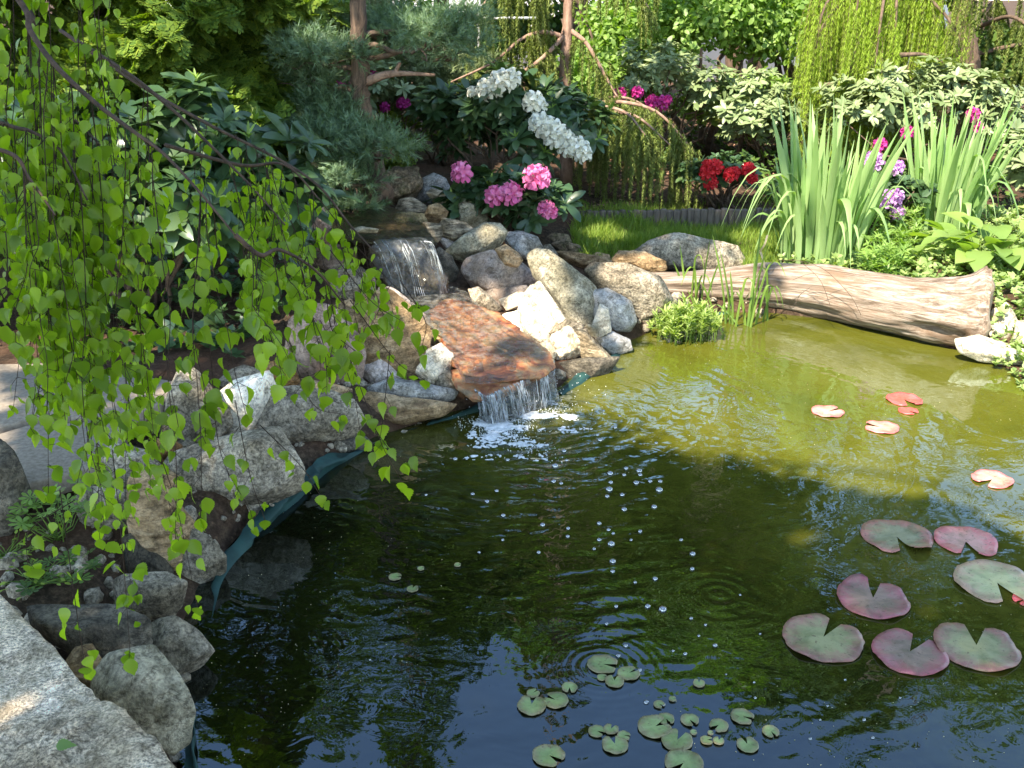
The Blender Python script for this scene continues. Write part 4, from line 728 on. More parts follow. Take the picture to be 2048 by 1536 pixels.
# ---------------------------------------------------------------- paved path, edging, house wall, pole
M_PATH = plain('path_concrete', (.19, .15, .11), .9, (.30, .245, .19), 60, .001)
def paver(pts, z, label):
    T = np.array([PZ(x, y, z) for x, y in pts]); B = T-[0, 0, .07]; n = len(T); V = np.vstack([T, B]); Fa = [list(range(n)), list(range(n, 2*n))[::-1]]+[[i, i+n, (i+1) % n+n, (i+1) % n] for i in range(n)]
    o = mesh('paving_slab', V, Fa, M_PATH, loc=T.mean(0)*[1, 1, 1], smooth=False); bv = o.modifiers.new('bevel', 'BEVEL'); bv.width = .008; bv.segments = 2
    prop(o, label, 'paving slab', 'paving slabs of the path')
paver([(-400,735),(120,725),(372,765),(322,808),(250,830),(60,838),(-400,960)], .262, 'sun-dappled concrete paving slab of the path under the birch')
paver([(-400,985),(60,848),(250,840),(252,870),(200,930),(80,960),(-400,1100)], .258, 'shaded concrete paving slab of the path nearest the bank stones')
M_PAL = bark_mat('palisade_wood', (.06, .045, .035), (.15, .12, .095))
b1 = Bag(); root = thing('wooden_edging', 'row of short upright wooden stakes edging the bed behind the lawn', 'garden edging', PZ(1250, 445, .22))
for i, x in enumerate(np.arange(1150, 1545, 13.5)):
    p = PZ(x, 452-.012*(x-1150), .2); h = .10+.012*rnd.random(); a = Bag(); k = 10; prof = [(.026, -.08), (.026, h-.008), (.02, h), (.001, h+.002)]; V = [(p[0]+r*cos(2*pi*j/k), p[1]+r*sin(2*pi*j/k), p[2]+z) for r, z in prof for j in range(k)]
    a.add(V, [[q*k+j, q*k+(j+1) % k, (q+1)*k+(j+1) % k, (q+1)*k+j] for q in range(3) for j in range(k)]); a.build('stake', M_PAL, root, (p[0], p[1], p[2]))
# white house wall beyond the trees
hr = thing('house', 'white rendered house glimpsed through the trees at the top of the garden', 'house', (0, 17.5, .3))
M_WALL = plain('white_render', (.78, .76, .78), .9, (.82, .8, .81), 3)
def boxm(name, lo, hi, mat, parent=None, bev=0):
    lo = np.array(lo, float); hi = np.array(hi, float); V = np.array([[x, y, z] for x in (lo[0], hi[0]) for y in (lo[1], hi[1]) for z in (lo[2], hi[2])]); Fa = [[0, 1, 3, 2], [4, 6, 7, 5], [0, 4, 5, 1], [2, 3, 7, 6], [0, 2, 6, 4], [1, 5, 7, 3]]
    o = mesh(name, V, Fa, mat, parent, tuple((lo+hi)/2*[1, 1, 0]+[0, 0, lo[2]]), smooth=False)
    if bev: m = o.modifiers.new('bevel', 'BEVEL'); m.width = bev; m.segments = 2
    return o
boxm('wall', (-6, 17.5, .1), (7, 24, 3.6), M_WALL, hr); 
M_ROOF = plain('roof_tile', (.16, .07, .05), .9, (.22, .1, .07), 8)
V = [(-6.4, 17.1, 3.6), (7.4, 17.1, 3.6), (7.4, 24.4, 3.6), (-6.4, 24.4, 3.6), (-6.4, 20.75, 5.2), (7.4, 20.75, 5.2)]; mesh('roof', V, [[0, 1, 5, 4], [2, 3, 4, 5], [0, 4, 3], [1, 2, 5], [0, 3, 2, 1]], M_ROOF, hr, (0, 20, 3.6), smooth=False)
for x in (-3.2, 3.4):
    f = boxm('window', (x-.6, 17.42, 1.9), (x+.6, 17.5-.002, 3.0), plain('window_frame', (.7, .7, .7), .5), hr); boxm('pane', (x-.52, 17.40, 1.97), (x+.52, 17.418, 2.93), plain('window_glass', (.03, .04, .05), .08), None)
    pn = bpy.data.objects[-1] if False else [o for o in COL.objects if o.name.startswith('pane')][-1]; wl = Vector(pn.location); pn.parent = f; pn.location = wl-Vector(f.location)-Vector(hr.location)
p0 = PY(958, 60, 9.4); pr = thing('garden_pole', 'thin white metal pole with a crossbar standing behind the junipers', 'pole', (p0[0], p0[1], g1(p0[0], p0[1])))
M_POLE = plain('white_metal', (.55, .56, .58), .4); b1 = Bag(); b1.tube([(p0[0], p0[1], .2), (p0[0], p0[1], 2.4)], .018, 10); b1.build('post', M_POLE, pr, (p0[0], p0[1], .2)); b1 = Bag(); q = PY(1000, 36, 9.4); b1.tube([(p0[0]-.02, p0[1]-.03, q[2]), (p0[0]+.5, p0[1]-.03, q[2])], .012, 8); b1.build('crossbar', M_POLE, pr, (p0[0], p0[1], q[2]))
# ================================================================ vegetation builders
M_BARK = bark_mat('brown_bark', (.05, .032, .022), (.17, .11, .075)); M_SPB = bark_mat('spruce_bark', (.16, .09, .06), (.36, .23, .17), (10, 10, 4)); M_TWG = bark_mat('birch_twig', (.035, .02, .014), (.10, .06, .04))
M_BBARK = bark_mat('birch_bark', (.1, .09, .08), (.62, .6, .56), (3, 3, 12))
M_BIRCH = leaf_mat('birch_leaf', (.085, .16, .012), (.24, .36, .024), .5, .4, spec=.5, hue=(.36, .45, .05))
M_RHO = leaf_mat('rhododendron_leaf', (.022, .055, .022), (.06, .11, .04), .12, .32, spec=.5, hue=(.10, .14, .05)); M_RHOY = leaf_mat('rhododendron_shoot', (.10, .18, .03), (.2, .3, .06), .3, .5)
M_RHOP = leaf_mat('pale_rhododendron_leaf', (.11, .16, .06), (.24, .29, .14), .12, .42, spec=.45)
M_THU = leaf_mat('cypress_spray', (.05, .12, .02), (.18, .25, .03), .3, .6, hue=(.42, .42, .06)); M_JUN = leaf_mat('juniper_needle', (.075, .14, .08), (.17, .25, .14), .25, .55)
M_SPR = leaf_mat('spruce_needle', (.09, .13, .03), (.22, .26, .07), .3, .55, hue=(.34, .42, .1)); M_LAR = leaf_mat('larch_needle', (.20, .29, .04), (.36, .46, .08), .4, .55)
M_DEC = leaf_mat('shrub_leaf', (.10, .19, .035), (.24, .36, .09), .4, .45, hue=(.40, .50, .18)); M_DRK = leaf_mat('hedge_leaf', (.035, .08, .015), (.10, .17, .03), .25, .6)
M_IRIS = leaf_mat('iris_leaf', (.15, .27, .08), (.31, .43, .19), .3, .45); M_REED = leaf_mat('reed_leaf', (.09, .17, .03), (.2, .3, .06), .35, .5); M_GRS = leaf_mat('grass_blade', (.09, .18, .02), (.24, .31, .05), .35, .6, hue=(.3, .28, .09))
M_GC = leaf_mat('groundcover_leaf', (.13, .21, .06), (.30, .38, .14), .3, .5); M_HOS = leaf_mat('broad_leaf', (.13, .22, .05), (.24, .34, .09), .35, .4)
def stem(bag, a, c, r, bend=.1, seed=0, n=8, k=6):
    a = np.array(a, float); c = np.array(c, float); t = np.linspace(0, 1, n)[:, None]; ln = np.linalg.norm(c-a); p = a+(c-a)*t+np.stack([fbm(np.repeat([[seed*3.1, 0, 0]], n, 0)+t*2, 1, 2, s_) for s_ in (1, 2, 3)], 1)*bend*ln*np.sin(pi*t*.9)
    bag.tube(p, np.linspace(r, r*.35, n), k); return p
def lumps(centre, rad, k, seed, up=.2, sh=.85):
    r = np.random.RandomState(seed); d = r.normal(size=(k, 3)); d /= np.linalg.norm(d, axis=1)[:, None]; d[:, 2] = np.abs(d[:, 2])*(1-up*.5)-up*.4; return np.array(centre)+d*np.array(rad)*r.uniform(sh*.55, sh, k)[:, None]
def crown(name, centre, rad, n, tmpl, size, mat, parent, seed=0, k=30, lump=.3, droop=.2, updir=.55, jit=.5):
    """leaf cloud: n leaves gathered in k lumps over an uneven ellipsoid"""
    r = np.random.RandomState(seed); rad = np.array(rad, float); centre = np.array(centre, float); LC = lumps(centre, rad, k, seed+1); w_ = r.uniform(.5, 1.4, k); ci = r.choice(k, n, p=w_/w_.sum())
    d = r.normal(size=(n, 3)); d /= np.linalg.norm(d, axis=1)[:, None]; lr = lump*rad.mean()*w_[ci]; P = LC[ci]+d*(lr*r.uniform(.35, 1.05, n)**.6)[:, None]
    out = d*.7+(P-centre)/rad*.4; out /= np.linalg.norm(out, axis=1)[:, None]
    nrm = out+np.array([0, 0, updir])+r.normal(size=(n, 3))*jit; ax = r.normal(size=(n, 3))+out*.4+[0, 0, -droop]
    gz = G(P[:, 0], P[:, 1]) if len(P) < 60000 else np.full(n, .1); ok = P[:, 2] > gz+.02
    return scatter(name, tmpl, P[ok], frames(ax[ok], nrm[ok]), size*r.uniform(.65, 1.25, ok.sum()), mat, parent, centre)
def shrub(kind, label, cat, base, h, rad, n, tmpl, size, mat, group=None, seed=0, bark=None, k=26, trunks=5, zc=.58, **kw):
    base = np.array([base[0], base[1], g1(base[0], base[1])-.02]); root = thing(kind, label, cat, base, group); c = base+[0, 0, h*zc]
    crown('foliage', c, (rad[0], rad[1], h*.5), n, tmpl, size, mat, root, seed, k, **kw)
    b = Bag(); r = np.random.RandomState(seed+9)
    for i in range(trunks):
        a = base+[r.uniform(-.06, .06), r.uniform(-.06, .06), -.02]; e = c+r.normal(size=3)*np.array([rad[0], rad[1], h*.3])*.45; stem(b, a, e, .016*h+.006, .12, seed+i)
    b.build('stems', bark or M_BARK, root, base); return root, c
# ---- flowers
def flower_tmpl(pet=5, ln=1., wd=.36, cup=.35, ruffle=.06):
    V = []; Fa = []
    for i in range(pet):
        a = 2*pi*i/pet; R = np.array([[cos(a), -sin(a), 0], [sin(a), cos(a), 0], [0, 0, 1]]); st = [(.02, .03, 0), (.3, .17, .24), (.62, wd, .36), (.9, wd*.8, cup+ruffle), (1.06, wd*.25, cup-.02)]; k = len(V)
        for y, w_, z in st:
            for s in (-1, 0, 1): V.append(R@np.array([s*w_*ln*.95, y*ln*.9, z+(0.07*abs(s) if y > .3 else 0)+ruffle*.5*sin(7*y+s*3)]))
        for j in range(4): q = k+3*j; Fa += [[q, q+1, q+4, q+3], [q+1, q+2, q+5, q+4]]
    return np.array(V), Fa
FLO = flower_tmpl(5, 1, .30, .38, .09); FLW = flower_tmpl(5, 1, .22, .26, .05)
def petal_mat(name, c1, c2, tr=.3):
    return leaf_mat(name, c1, c2, tr, .6, tcol=c2, spec=.2)
M_PINK = petal_mat('pink_petal', (.72, .10, .34), (.88, .34, .56)); M_WHITE = petal_mat('white_petal', (.74, .74, .62), (.85, .85, .76)); M_MAG = petal_mat('magenta_petal', (.45, .02, .2), (.65, .07, .33)); M_RED = petal_mat('red_petal', (.62, .02, .035), (.78, .05, .06)); M_LIL = petal_mat('lilac_petal', (.5, .22, .6), (.72, .42, .72)); M_BLU = petal_mat('violet_petal', (.12, .08, .5), (.3, .15, .65))
def truss(parent, c, r, mat, n=13, seed=0, tmpl=None, fs=1.0, label=None, toward=(0, -.55, .7)):
    rr = np.random.RandomState(seed); i = np.arange(n); ph = i*2.39996; z = 1-1.25*(i+.5)/n; s = np.sqrt(np.clip(1-z*z, 0, 1)); d = np.stack([s*np.cos(ph), s*np.sin(ph), z], 1)+rr.normal(size=(n, 3))*.1; d /= np.linalg.norm(d, axis=1)[:, None]
    t = np.array(toward, float); t /= np.linalg.norm(t); a = np.cross([0, 1., 0.01], t); a /= np.linalg.norm(a); b_ = np.cross(t, a); D = d[:, :1]*a+d[:, 1:2]*b_+d[:, 2:3]*t
    P = np.array(c)+D*r*.5*rr.uniform(.6, 1.15, (n, 1)); ax = np.cross(D, rr.normal(size=(n, 3))); o = scatter('flower_truss', tmpl or FLO, P, frames(ax, D), r*fs*rr.uniform(.85, 1.1, n), mat, parent, c)
    if label: o['label'] = label
    return o
def whorls(name, P, D, size, mat, parent, loc, per=9, seed=0, tmpl=None, tilt=.35):
    """rosettes of long leaves round shoot tips P pointing along D"""
    r = np.random.RandomState(seed); n = len(P); pp = np.repeat(P, per, 0); dd = np.repeat(D, per, 0); a = np.cross(dd, [0.3, .2, 1.]); a /= np.linalg.norm(a, axis=1)[:, None]; b_ = np.cross(dd, a); ph = np.tile(np.arange(per), n)*2.39996+np.repeat(r.rand(n)*6, per)
    up = tilt+r.normal(size=n*per)*.22-(np.tile(np.arange(per), n)/per-.5)*.5; ax = a*np.cos(ph)[:, None]+b_*np.sin(ph)[:, None]+dd*up[:, None]; nrm = dd+r.normal(size=(n*per, 3))*.12
    return scatter(name, tmpl or RHODO, pp+dd*(r.rand(n*per)*.02)[:, None], frames(ax, nrm), size*np.repeat(r.uniform(.6, 1.2, n), per)*r.uniform(.65, 1.15, n*per), mat, parent, loc)
def rhodo(label, base_px, z, h, rad, n, size, mat, flowers, seed, fmat, fr, tmpl=None, kind='rhododendron', cat='rhododendron', Y=None, buds=0, per=9, group=None, base=None, fY=None, ftm=None):
    b0 = PZ(*base_px, z) if base is None else np.array(base, float); base = np.array([b0[0], b0[1], g1(b0[0], b0[1])]); root = thing(kind, label, cat, base, group); r = np.random.RandomState(seed)
    c = base+[0, 0, h*.45]; LC = lumps(c, (rad[0], rad[1], h*.5), 22, seed, .3, 1.0); ci = r.randint(22, size=n); d = r.normal(size=(n, 3)); d /= np.linalg.norm(d, axis=1)[:, None]; P = LC[ci]+d*(np.array([rad[0], rad[1], h*.5])*.30)*r.uniform(.4, 1, (n, 1)); P[:, 2] = np.maximum(P[:, 2], g1(base[0], base[1])+.06)
    D = d*.6+[0, -.12, .75]; D /= np.linalg.norm(D, axis=1)[:, None]; whorls('foliage', P, D, size, mat, root, base, per, seed, tmpl)
    if buds: q = r.choice(n, buds, replace=False); whorls('leaves', P[q]+D[q]*size*.3, D[q], size*.5, M_RHOY, root, base, 5, seed+2, SLIM, 1.4)
    b = Bag()
    for i in range(14): stem(b, base+r.normal(size=3)*[.05, .05, 0], LC[i], .012, .15, seed+i)
    b.build('stems', M_BARK, root, base)
    for i, f in enumerate(flowers):
        Yf = fY if fY is not None else base[1]-rad[1]*.85; p = PY(f[0], f[1], Yf+(f[3] if len(f) > 3 else 0)); truss(root, p, (f[2] if len(f) > 2 else fr)*.86, fmat, 10, seed+i, ftm)
    return root
# ================================================================ rhododendrons
rhodo('white-flowering rhododendron with dark leaves behind the stone pile', (985, 385), .36, 1.0, (.62, .42), 330, .125, M_RHO,
      [(975,180,.075,.1),(1000,165,.085,.1),(1022,158,.07,.1),(1065,205,.075,.1),(1080,212,.05,.1),(1080,248,.08),(1100,258,.08),(1120,275,.08),(1108,278,.07),(1135,292,.08),(1155,298,.08),(1165,308,.07),(945,185,.04,.15)], 21, M_WHITE, .07, buds=46, base=(-.02, 7.0, .4), ftm=FLW, fY=6.62)
rhodo('small pink-flowering rhododendron spilling over the stones right of the stream', (1030, 460), .34, .42, (.44, .26), 130, .13, M_RHO,
      [(923,347,.062,.0),(990,393,.06,-.02),(1022,388,.068,-.03),(1072,356,.075,.0),(1092,418,.05,-.04),(1100,425,.045,-.05)], 33, M_PINK, .065, buds=8, base=(.02, 6.22, .34), fY=5.98)
rhodo('broad glossy rhododendron with closed buds behind the birch twigs at left', (330, 740), .25, 1.15, (1.0, .42), 360, .165, M_RHO, [], 45, M_WHITE, .05, buds=40, base=(-1.75, 4.75, .25))
rhodo('large-leaved rhododendron at the left edge beyond the paved path', (0, 700), .25, 1.25, (.6, .5), 170, .18, M_RHO, [], 46, M_WHITE, .05, buds=14, base=(-2.75, 4.75, .25))
rhodo('magenta-flowering rhododendron behind the pruned juniper trunk', (740, 260), .45, 1.05, (.8, .45), 300, .085, M_RHOP, [(692,165,.06),(700,158,.06),(745,157,.05),(770,215,.04),(806,208,.05),(680,185,.04)], 51, M_MAG, .06, base=(-1.05, 8.3, .4), fY=7.95)
rhodo('pale green rhododendron beside the dense spruce fronds, left of the spruce trunk', (900, 220), .4, 1.1, (.5, .4), 240, .085, M_RHOP, [], 52, M_MAG, .06, base=(-.55, 8.7, .4))
rhodo('rhododendron with magenta blooms behind the arched spruce branch', (1290, 290), .35, 1.15, (.75, .4), 340, .085, M_RHOP, [(1240,190,.055),(1275,185,.05),(1305,205,.06),(1325,207,.06),(1335,200,.04)], 53, M_MAG, .06, base=(1.25, 9.0, .35), fY=8.6)
rhodo('pale-leaved rhododendron without flowers behind the left iris clump', (1520, 300), .33, .9, (.6, .4), 300, .09, M_RHOP, [], 54, M_MAG, .06, base=(2.15, 8.7, .33))
rhodo('tall pale rhododendron with a few pink blooms behind the right iris clump', (1850, 340), .33, 1.05, (.85, .45), 460, .09, M_RHOP, [(1815,265,.05),(1945,230,.05),(1760,290,.05),(1955,255,.04)], 55, M_MAG, .06, base=(3.25, 8.0, .33), fY=7.6)
rhodo('pale bushy rhododendron at the right edge above the broad-leaved plant', (2030, 420), .3, .7, (.5, .4), 260, .09, M_RHOP, [], 56, M_MAG, .06, base=(3.75, 6.9, .3))
rhodo('low red-flowering azalea on the bark mulch left of the irises', (1455, 400), .26, .42, (.36, .26), 200, .06, M_RHO, [(1415,345,.055),(1430,335,.055),(1420,365,.05),(1462,350,.055),(1470,345,.04),(1497,340,.05),(1505,358,.04),(1415,330,.04)], 57, M_RED, .05, tmpl=OVAL, kind='azalea', cat='azalea', base=(1.55, 7.55, .26), fY=7.3)
rhodo('lilac and violet flowering plant between the two iris clumps', (1775, 440), .22, .62, (.3, .2), 150, .06, M_RHO, [(1748,325,.055),(1745,320,.05),(1790,335,.05),(1760,392,.05),(1768,400,.055),(1792,395,.05),(1795,425,.045),(1735,322,.04)], 58, M_LIL, .05, tmpl=OVAL, kind='flowering_plant', cat='flowering plant', base=(2.3, 6.4, .22), fY=6.2)
# ================================================================ juniper, cypress
def pads_tree(kind, label, trunk_pts, pads, seed, n_per, mat, tmpl, size, cat='juniper', trad=.055, bark=None):
    T = spline(trunk_pts, 24); root = thing(kind, label, cat, T[0]); b = Bag(); r = np.random.RandomState(seed)
    w_ = fbm(T, 6, 2, seed)*.02; b.tube(T+w_[:, None]*[1, .5, 0], np.linspace(trad*1.25, trad*.6, 24), 12); b.build('trunk', bark or M_BARK, root, T[0])
    for i, (c, rad) in enumerate(pads):
        c = np.array(c); rad = np.array(rad); j = np.argmin(np.abs(T[:, 2]-(c[2]-.06))); b = Bag(); stem(b, T[j], c-[0, 0, rad[2]*.4], .02, .15, seed+i, 10, 7)
        for q in range(5): stem(b, c-[0, 0, rad[2]*.5], c+r.normal(size=3)*rad*.5, .008, .2, seed+q)
        b.build('branch', bark or M_BARK, root, T[j])
        n = int(n_per*rad[0]*rad[1]/.09); LC = lumps(c, rad, 24, seed+i, .1, .95); ci = r.randint(24, size=n); d = unit(n); P = LC[ci]+d*rad*.33*r.uniform(.5, 1.05, (n, 1)); ax = d*.8+(P-c)/rad*.4+[0, 0, .5]+r.normal(size=(n, 3))*.3
        scatter('foliage', tmpl, P, frames(ax, r.normal(size=(n, 3))), size*r.uniform(.7, 1.2, n), mat, root, c)
    return root, T
Yj = 6.25
jp = lambda x, y, dy=0: PY(x, y, Yj+dy)
pd = []
for x, y, rx, rz, dy in [(650,110,.27,.14,0),(600,70,.16,.12,.2),(740,100,.2,.1,.2),(850,75,.22,.13,-.1),(905,100,.2,.12,.0),(925,55,.18,.12,.15),(680,60,.25,.12,.3),(790,55,.2,.09,.3),(690,280,.26,.11,-.25),(760,300,.2,.11,-.3),(620,270,.2,.1,-.1),(690,360,.2,.10,-.35),(660,220,.2,.1,.0),(705,420,.14,.07,-.4),(640,160,.2,.08,.1)]:
    pd.append((jp(x, y, dy), (rx, rx*.85, rz)))
jr, T = pads_tree('juniper', 'cloud-pruned juniper with blue-green pads and a brown trunk behind the stream head', [jp(762,392,-.3), jp(742,340,-.1), jp(728,250), jp(722,150), jp(718,60), jp(722,-60), jp(722,-160)], pd, 3, 620, M_JUN, TUFT, .075, trad=.062)
b = Bag(); sp_ = [jp(728,165), jp(770,150,-.05), (jp(810,147,-.05)), jp(870,150,-.05)]; b.tube(spline(sp_, 12), np.linspace(.03, .008, 12), 8); b.tube(spline([jp(790,147,-.05), jp(800,125,-.05)], 5), np.linspace(.014, .01, 5), 7); b.build('pruned_branch', M_SPB, jr, sp_[0])
pads_tree('juniper', 'taller juniper filling the gap behind the cloud-pruned one', [PY(600, 260, 8.6), PY(600, 100, 8.6), PY(590, -200, 8.6)], [(PY(x, y, 8.5), (.42, .35, .25)) for x, y in [(560,60),(640,30),(600,130),(560,190),(640,190),(700,20),(590,-60),(820,130),(900,160)]], 8, 260, M_RHOP, TUFT, .11)
def cypress(label, x, y, h, rad, n, seed, z0=.25):
    base = np.array([x, y, g1(x, y)]); root = thing('cypress_tree', label, 'cypress', base, 'cypress trees'); r = np.random.RandomState(seed); b = Bag(); b.tube([base, base+[.03, 0, h*.5], base+[0, .02, h*.96]], [.09, .06, .015], 10); b.build('trunk', M_BARK, root, base)
    t = np.where(r.rand(n) < .72, r.rand(n)*.42, r.rand(n)); ph = r.rand(n)*2*pi; tier = .78+.22*np.sin(t*38+2.5*np.sin(ph*2)+seed); R = rad*(1-t)**.62*tier*r.uniform(.55, 1.08, n)**.5; lob = 1+.18*np.sin(ph*5+t*9)
    P = base+np.stack([R*lob*np.cos(ph), R*lob*np.sin(ph), z0+t*(h-z0)-.25*R], 1); o = np.stack([np.cos(ph), np.sin(ph), 0*ph], 1)
    ax = o+[0, 0, -.25]+r.normal(size=(n, 3))*.35; nr = np.array([0, 0, 1.])+r.normal(size=(n, 3))*.55+o*.2; scatter('foliage', SPRAY, P, frames(ax, nr), .15*r.uniform(.6, 1.25, n), M_THU, root, base+[0, 0, h/2])
    b = Bag()
    for i in range(22): tt = (i+.5)/24; a = i*2.4; stem(b, base+[0, 0, z0+tt*(h-z0)], base+[cos(a)*rad*.7*(1-tt)**.6, sin(a)*rad*.7*(1-tt)**.6, z0+tt*(h-z0)-.1], .016, .1, i)
    b.build('branches', M_BARK, root, base)
cypress('dark cypress with drooping flat sprays at the upper left behind the birch', -2.0, 6.7, 3.9, 1.1, 12000, 4)
cypress('dark cypress close to the top left corner of the garden', -3.2, 6.6, 5.4, 1.1, 7000, 5)
cypress('dark cypress standing back between the birch and the juniper', -1.9, 9.0, 5.6, 1.1, 3500, 6)
# ================================================================ weeping spruce / larch
def hang(b_, br, seed, per_m=34, lmin=.25, lmax=.8, out=None):
    """vertical hanging strands below the branch polylines -> segment positions, axes"""
    r = np.random.RandomState(seed); P = []; A = []; S = []
    for pts, lf_ in br:
        q = spline(pts, 60); ln = np.linalg.norm(np.diff(q, axis=0), axis=1).sum(); n = int(ln*per_m)
        for i in range(n):
            u = .14+.86*r.rand(); p = q[int(u*59)]+r.normal(size=3)*[.03, .05, .01]; L_ = r.uniform(lmin, lmax)*lf_; k = max(2, int(L_/.085)); sw = r.normal(size=2)*.12; d = np.array([sw[0], sw[1]*.6-.05, -.3]); pp = p.copy(); path = [p]
            for j in range(k):
                d2 = d/np.linalg.norm(d); P.append(pp); A.append(d2); S.append(.1*(1.12-j/k*.35)); pp = pp+d2*.085; path.append(pp); d = d*[.75, .75, 1]+[r.normal()*.03, r.normal()*.03, -.35]
            if out is not None and i % 2 == 0: out.tube(path, np.linspace(.003, .0012, len(path)), 3)
    return np.array(P), np.array(A), np.array(S)
def weeper(kind, label, cat, trunk, branches, mat, tmpl, seed, trad=.06, bark=None, per_m=34, lmin=.25, lmax=.8, sw=1., group=None):
    T = spline(trunk, 30); root = thing(kind, label, cat, T[0], group); b = Bag(); b.tube(T+(fbm(T, 3, 2, seed)*.025)[:, None]*[1, .3, 0], np.linspace(trad*1.1, trad*.35, 30), 14); b.build('trunk', bark or M_SPB, root, T[0])
    for pts, lf_ in branches:
        b = Bag(); q = spline(pts, 24); b.tube(q, np.linspace(.018, .005, 24)*(1.1 if trad > .04 else .7), 7); b.build('branch', bark or M_SPB, root, q[0])
    b = Bag(); P, A, S = hang(b, branches, seed, per_m, lmin, lmax, b); r = np.random.RandomState(seed)
    scatter('foliage', tmpl, P, frames(A, r.normal(size=A.shape)), S*sw, mat, root, T[0]); b.build('twigs', M_TWG, root, T[0])
    return root
Ys = 7.9; sp2 = lambda x, y, d=0: PY(x, y, Ys+d)
r_ = np.random.RandomState(5); brs = [([sp2(1130,75), sp2(1085,64,-.1), sp2(1040,80,-.15), sp2(985,125,-.2), sp2(900,165,-.25)], .6), ([sp2(1130,70), sp2(1080,120,-.2), sp2(1010,165,-.3), sp2(930,205,-.35)], .55), ([sp2(1140,240), sp2(1180,212,-.15), sp2(1240,204,-.25), sp2(1310,222,-.3), sp2(1360,270,-.32), sp2(1385,305,-.33)], 1.15), ([sp2(1150,250,-.1), sp2(1200,228,-.3), sp2(1270,232,-.45), sp2(1340,290,-.5)], 1.0), ([sp2(1140,225,.1), sp2(1190,200,.2), sp2(1260,198,.25), sp2(1330,240,.25)], 1.1),
  ([sp2(1140,60), sp2(1175,90,-.1), sp2(1215,160,-.15), sp2(1235,195,-.2)], .6), ([sp2(1130,0), sp2(1080,-30,-.1), sp2(1000,-20,-.1), sp2(940,40,-.1)], .75), ([sp2(1130,-20), sp2(1190,-50,0), sp2(1260,-30,0), sp2(1300,20,0)], .5), ([sp2(1135,245), sp2(1190,215,-.35), sp2(1250,225,-.6), sp2(1290,270,-.75)], .7), ([sp2(1130,130), sp2(1100,150,.15), sp2(1060,200,.2)], .6)]
t0 = sp2(1136, 330); t0 = np.array([t0[0], t0[1], g1(t0[0], t0[1])])
for i in range(16):
    z = 2.0+i*.17; a = i*2.4+.5; L_ = .55*(1-i/20)+.12; c = np.array([t0[0]-.02, t0[1], z]); brs.append(([c, c+[cos(a)*L_*.5, sin(a)*L_*.5, .06], c+[cos(a)*L_, sin(a)*L_, -.08], c+[cos(a)*L_*1.15, sin(a)*L_*1.15, -.3]], .45))
weeper('weeping_spruce', 'weeping spruce with a thin pinkish trunk and hanging fronds behind the white flowers', 'spruce', [t0, sp2(1134,200), sp2(1132,80), sp2(1138,-20), [t0[0]-.02, Ys, 3.6], [t0[0], Ys, 4.9]], brs, M_SPR, NEEDLE, 6, trad=.052, per_m=60)
Yl = 8.6; lp = lambda x, y, d=0: PY(x, y, Yl+d); lb = []
r_ = np.random.RandomState(9)
for i in range(26):
    a = r_.uniform(0, 2*pi); R_ = r_.uniform(.35, .62); c = lp(1765, 40); top = c+[0, 0, r_.uniform(-.1, .5)]; lb.append(([top, top+[cos(a)*R_*.5, sin(a)*R_*.5, .07], top+[cos(a)*R_, sin(a)*R_, -.18], top+[cos(a)*R_*1.1, sin(a)*R_*1.1, -.5]], 1.0))
for x, y in [(1740,120),(1800,150),(1700,170),(1850,110),(1760,180)]:
    c = lp(x, y, -.35); lb.append(([c-[.2, 0, 0], c, c+[.2, 0, -.08]], .7))
tb = lp(1765, 290); tb[2] = g1(tb[0], tb[1])
weeper('weeping_larch', 'bright green weeping larch forming a dome behind the iris clumps', 'larch', [tb, lp(1768,150), lp(1765,10), lp(1765,-80)], lb, M_LAR, TUFT, 12, trad=.05, per_m=48, lmin=.5, lmax=1.35, bark=M_BARK, sw=.62)
Yr = 9.0; rp = lambda x, y, d=0: PY(x, y, Yr+d); tb = rp(1925, 280); tb[2] = g1(tb[0], tb[1]); lb = []
for i in range(34):
    a = i*2.4; z = 1.2+i*.11; L_ = 1.0*(1-i/44); c = np.array([tb[0], tb[1], z]); lb.append(([c, c+[cos(a)*L_*.5, sin(a)*L_*.5, .08], c+[cos(a)*L_, sin(a)*L_, -.1], c+[cos(a)*L_*1.1, sin(a)*L_*1.1, -.35]], .7))
weeper('weeping_spruce', 'dark weeping spruce with a thick trunk at the upper right', 'spruce', [tb, rp(1932,120), rp(1930,0), [tb[0], Yr, 3.], [tb[0], Yr, 5.2]], lb, M_SPR, NEEDLE, 14, trad=.11, per_m=26, bark=M_BARK, sw=1.15)
# ================================================================ deciduous shrubs and tall trees behind
shrub('shrub', 'bright small-leaved shrub in full sun right of the arched spruce branch', 'shrub', (1.75, 9.6), 1.75, (.8, .5), 9000, OVAL, .062, M_DEC, seed=61, k=44)
shrub('shrub', 'sunlit light green shrub behind the magenta rhododendron blooms', 'shrub', (2.75, 10.3), 2.2, (.75, .5), 7000, OVAL, .065, M_DEC, seed=62, k=40)
shrub('shrub', 'round light green shrub directly right of the spruce trunk', 'shrub', (1.05, 10.2), 1.45, (.6, .5), 5000, OVAL, .06, M_DEC, seed=63, k=30)
shrub('shrub', 'light shrub seen between juniper pads and spruce fronds', 'shrub', (-.9, 10.6), 1.3, (1.0, .5), 6000, OVAL, .06, M_DEC, seed=64, k=34)
shrub('shrub', 'dark leafy shrub at the far right behind the trunk', 'shrub', (5.2, 10.2), 2.8, (1.2, .6), 8000, OVAL, .07, M_DRK, seed=65, k=44)
shrub('shrub', 'dark leafy shrub between the larch and the weeping spruce', 'shrub', (3.9, 10.6), 2.6, (.9, .5), 7000, OVAL, .07, M_DRK, seed=66, k=40)
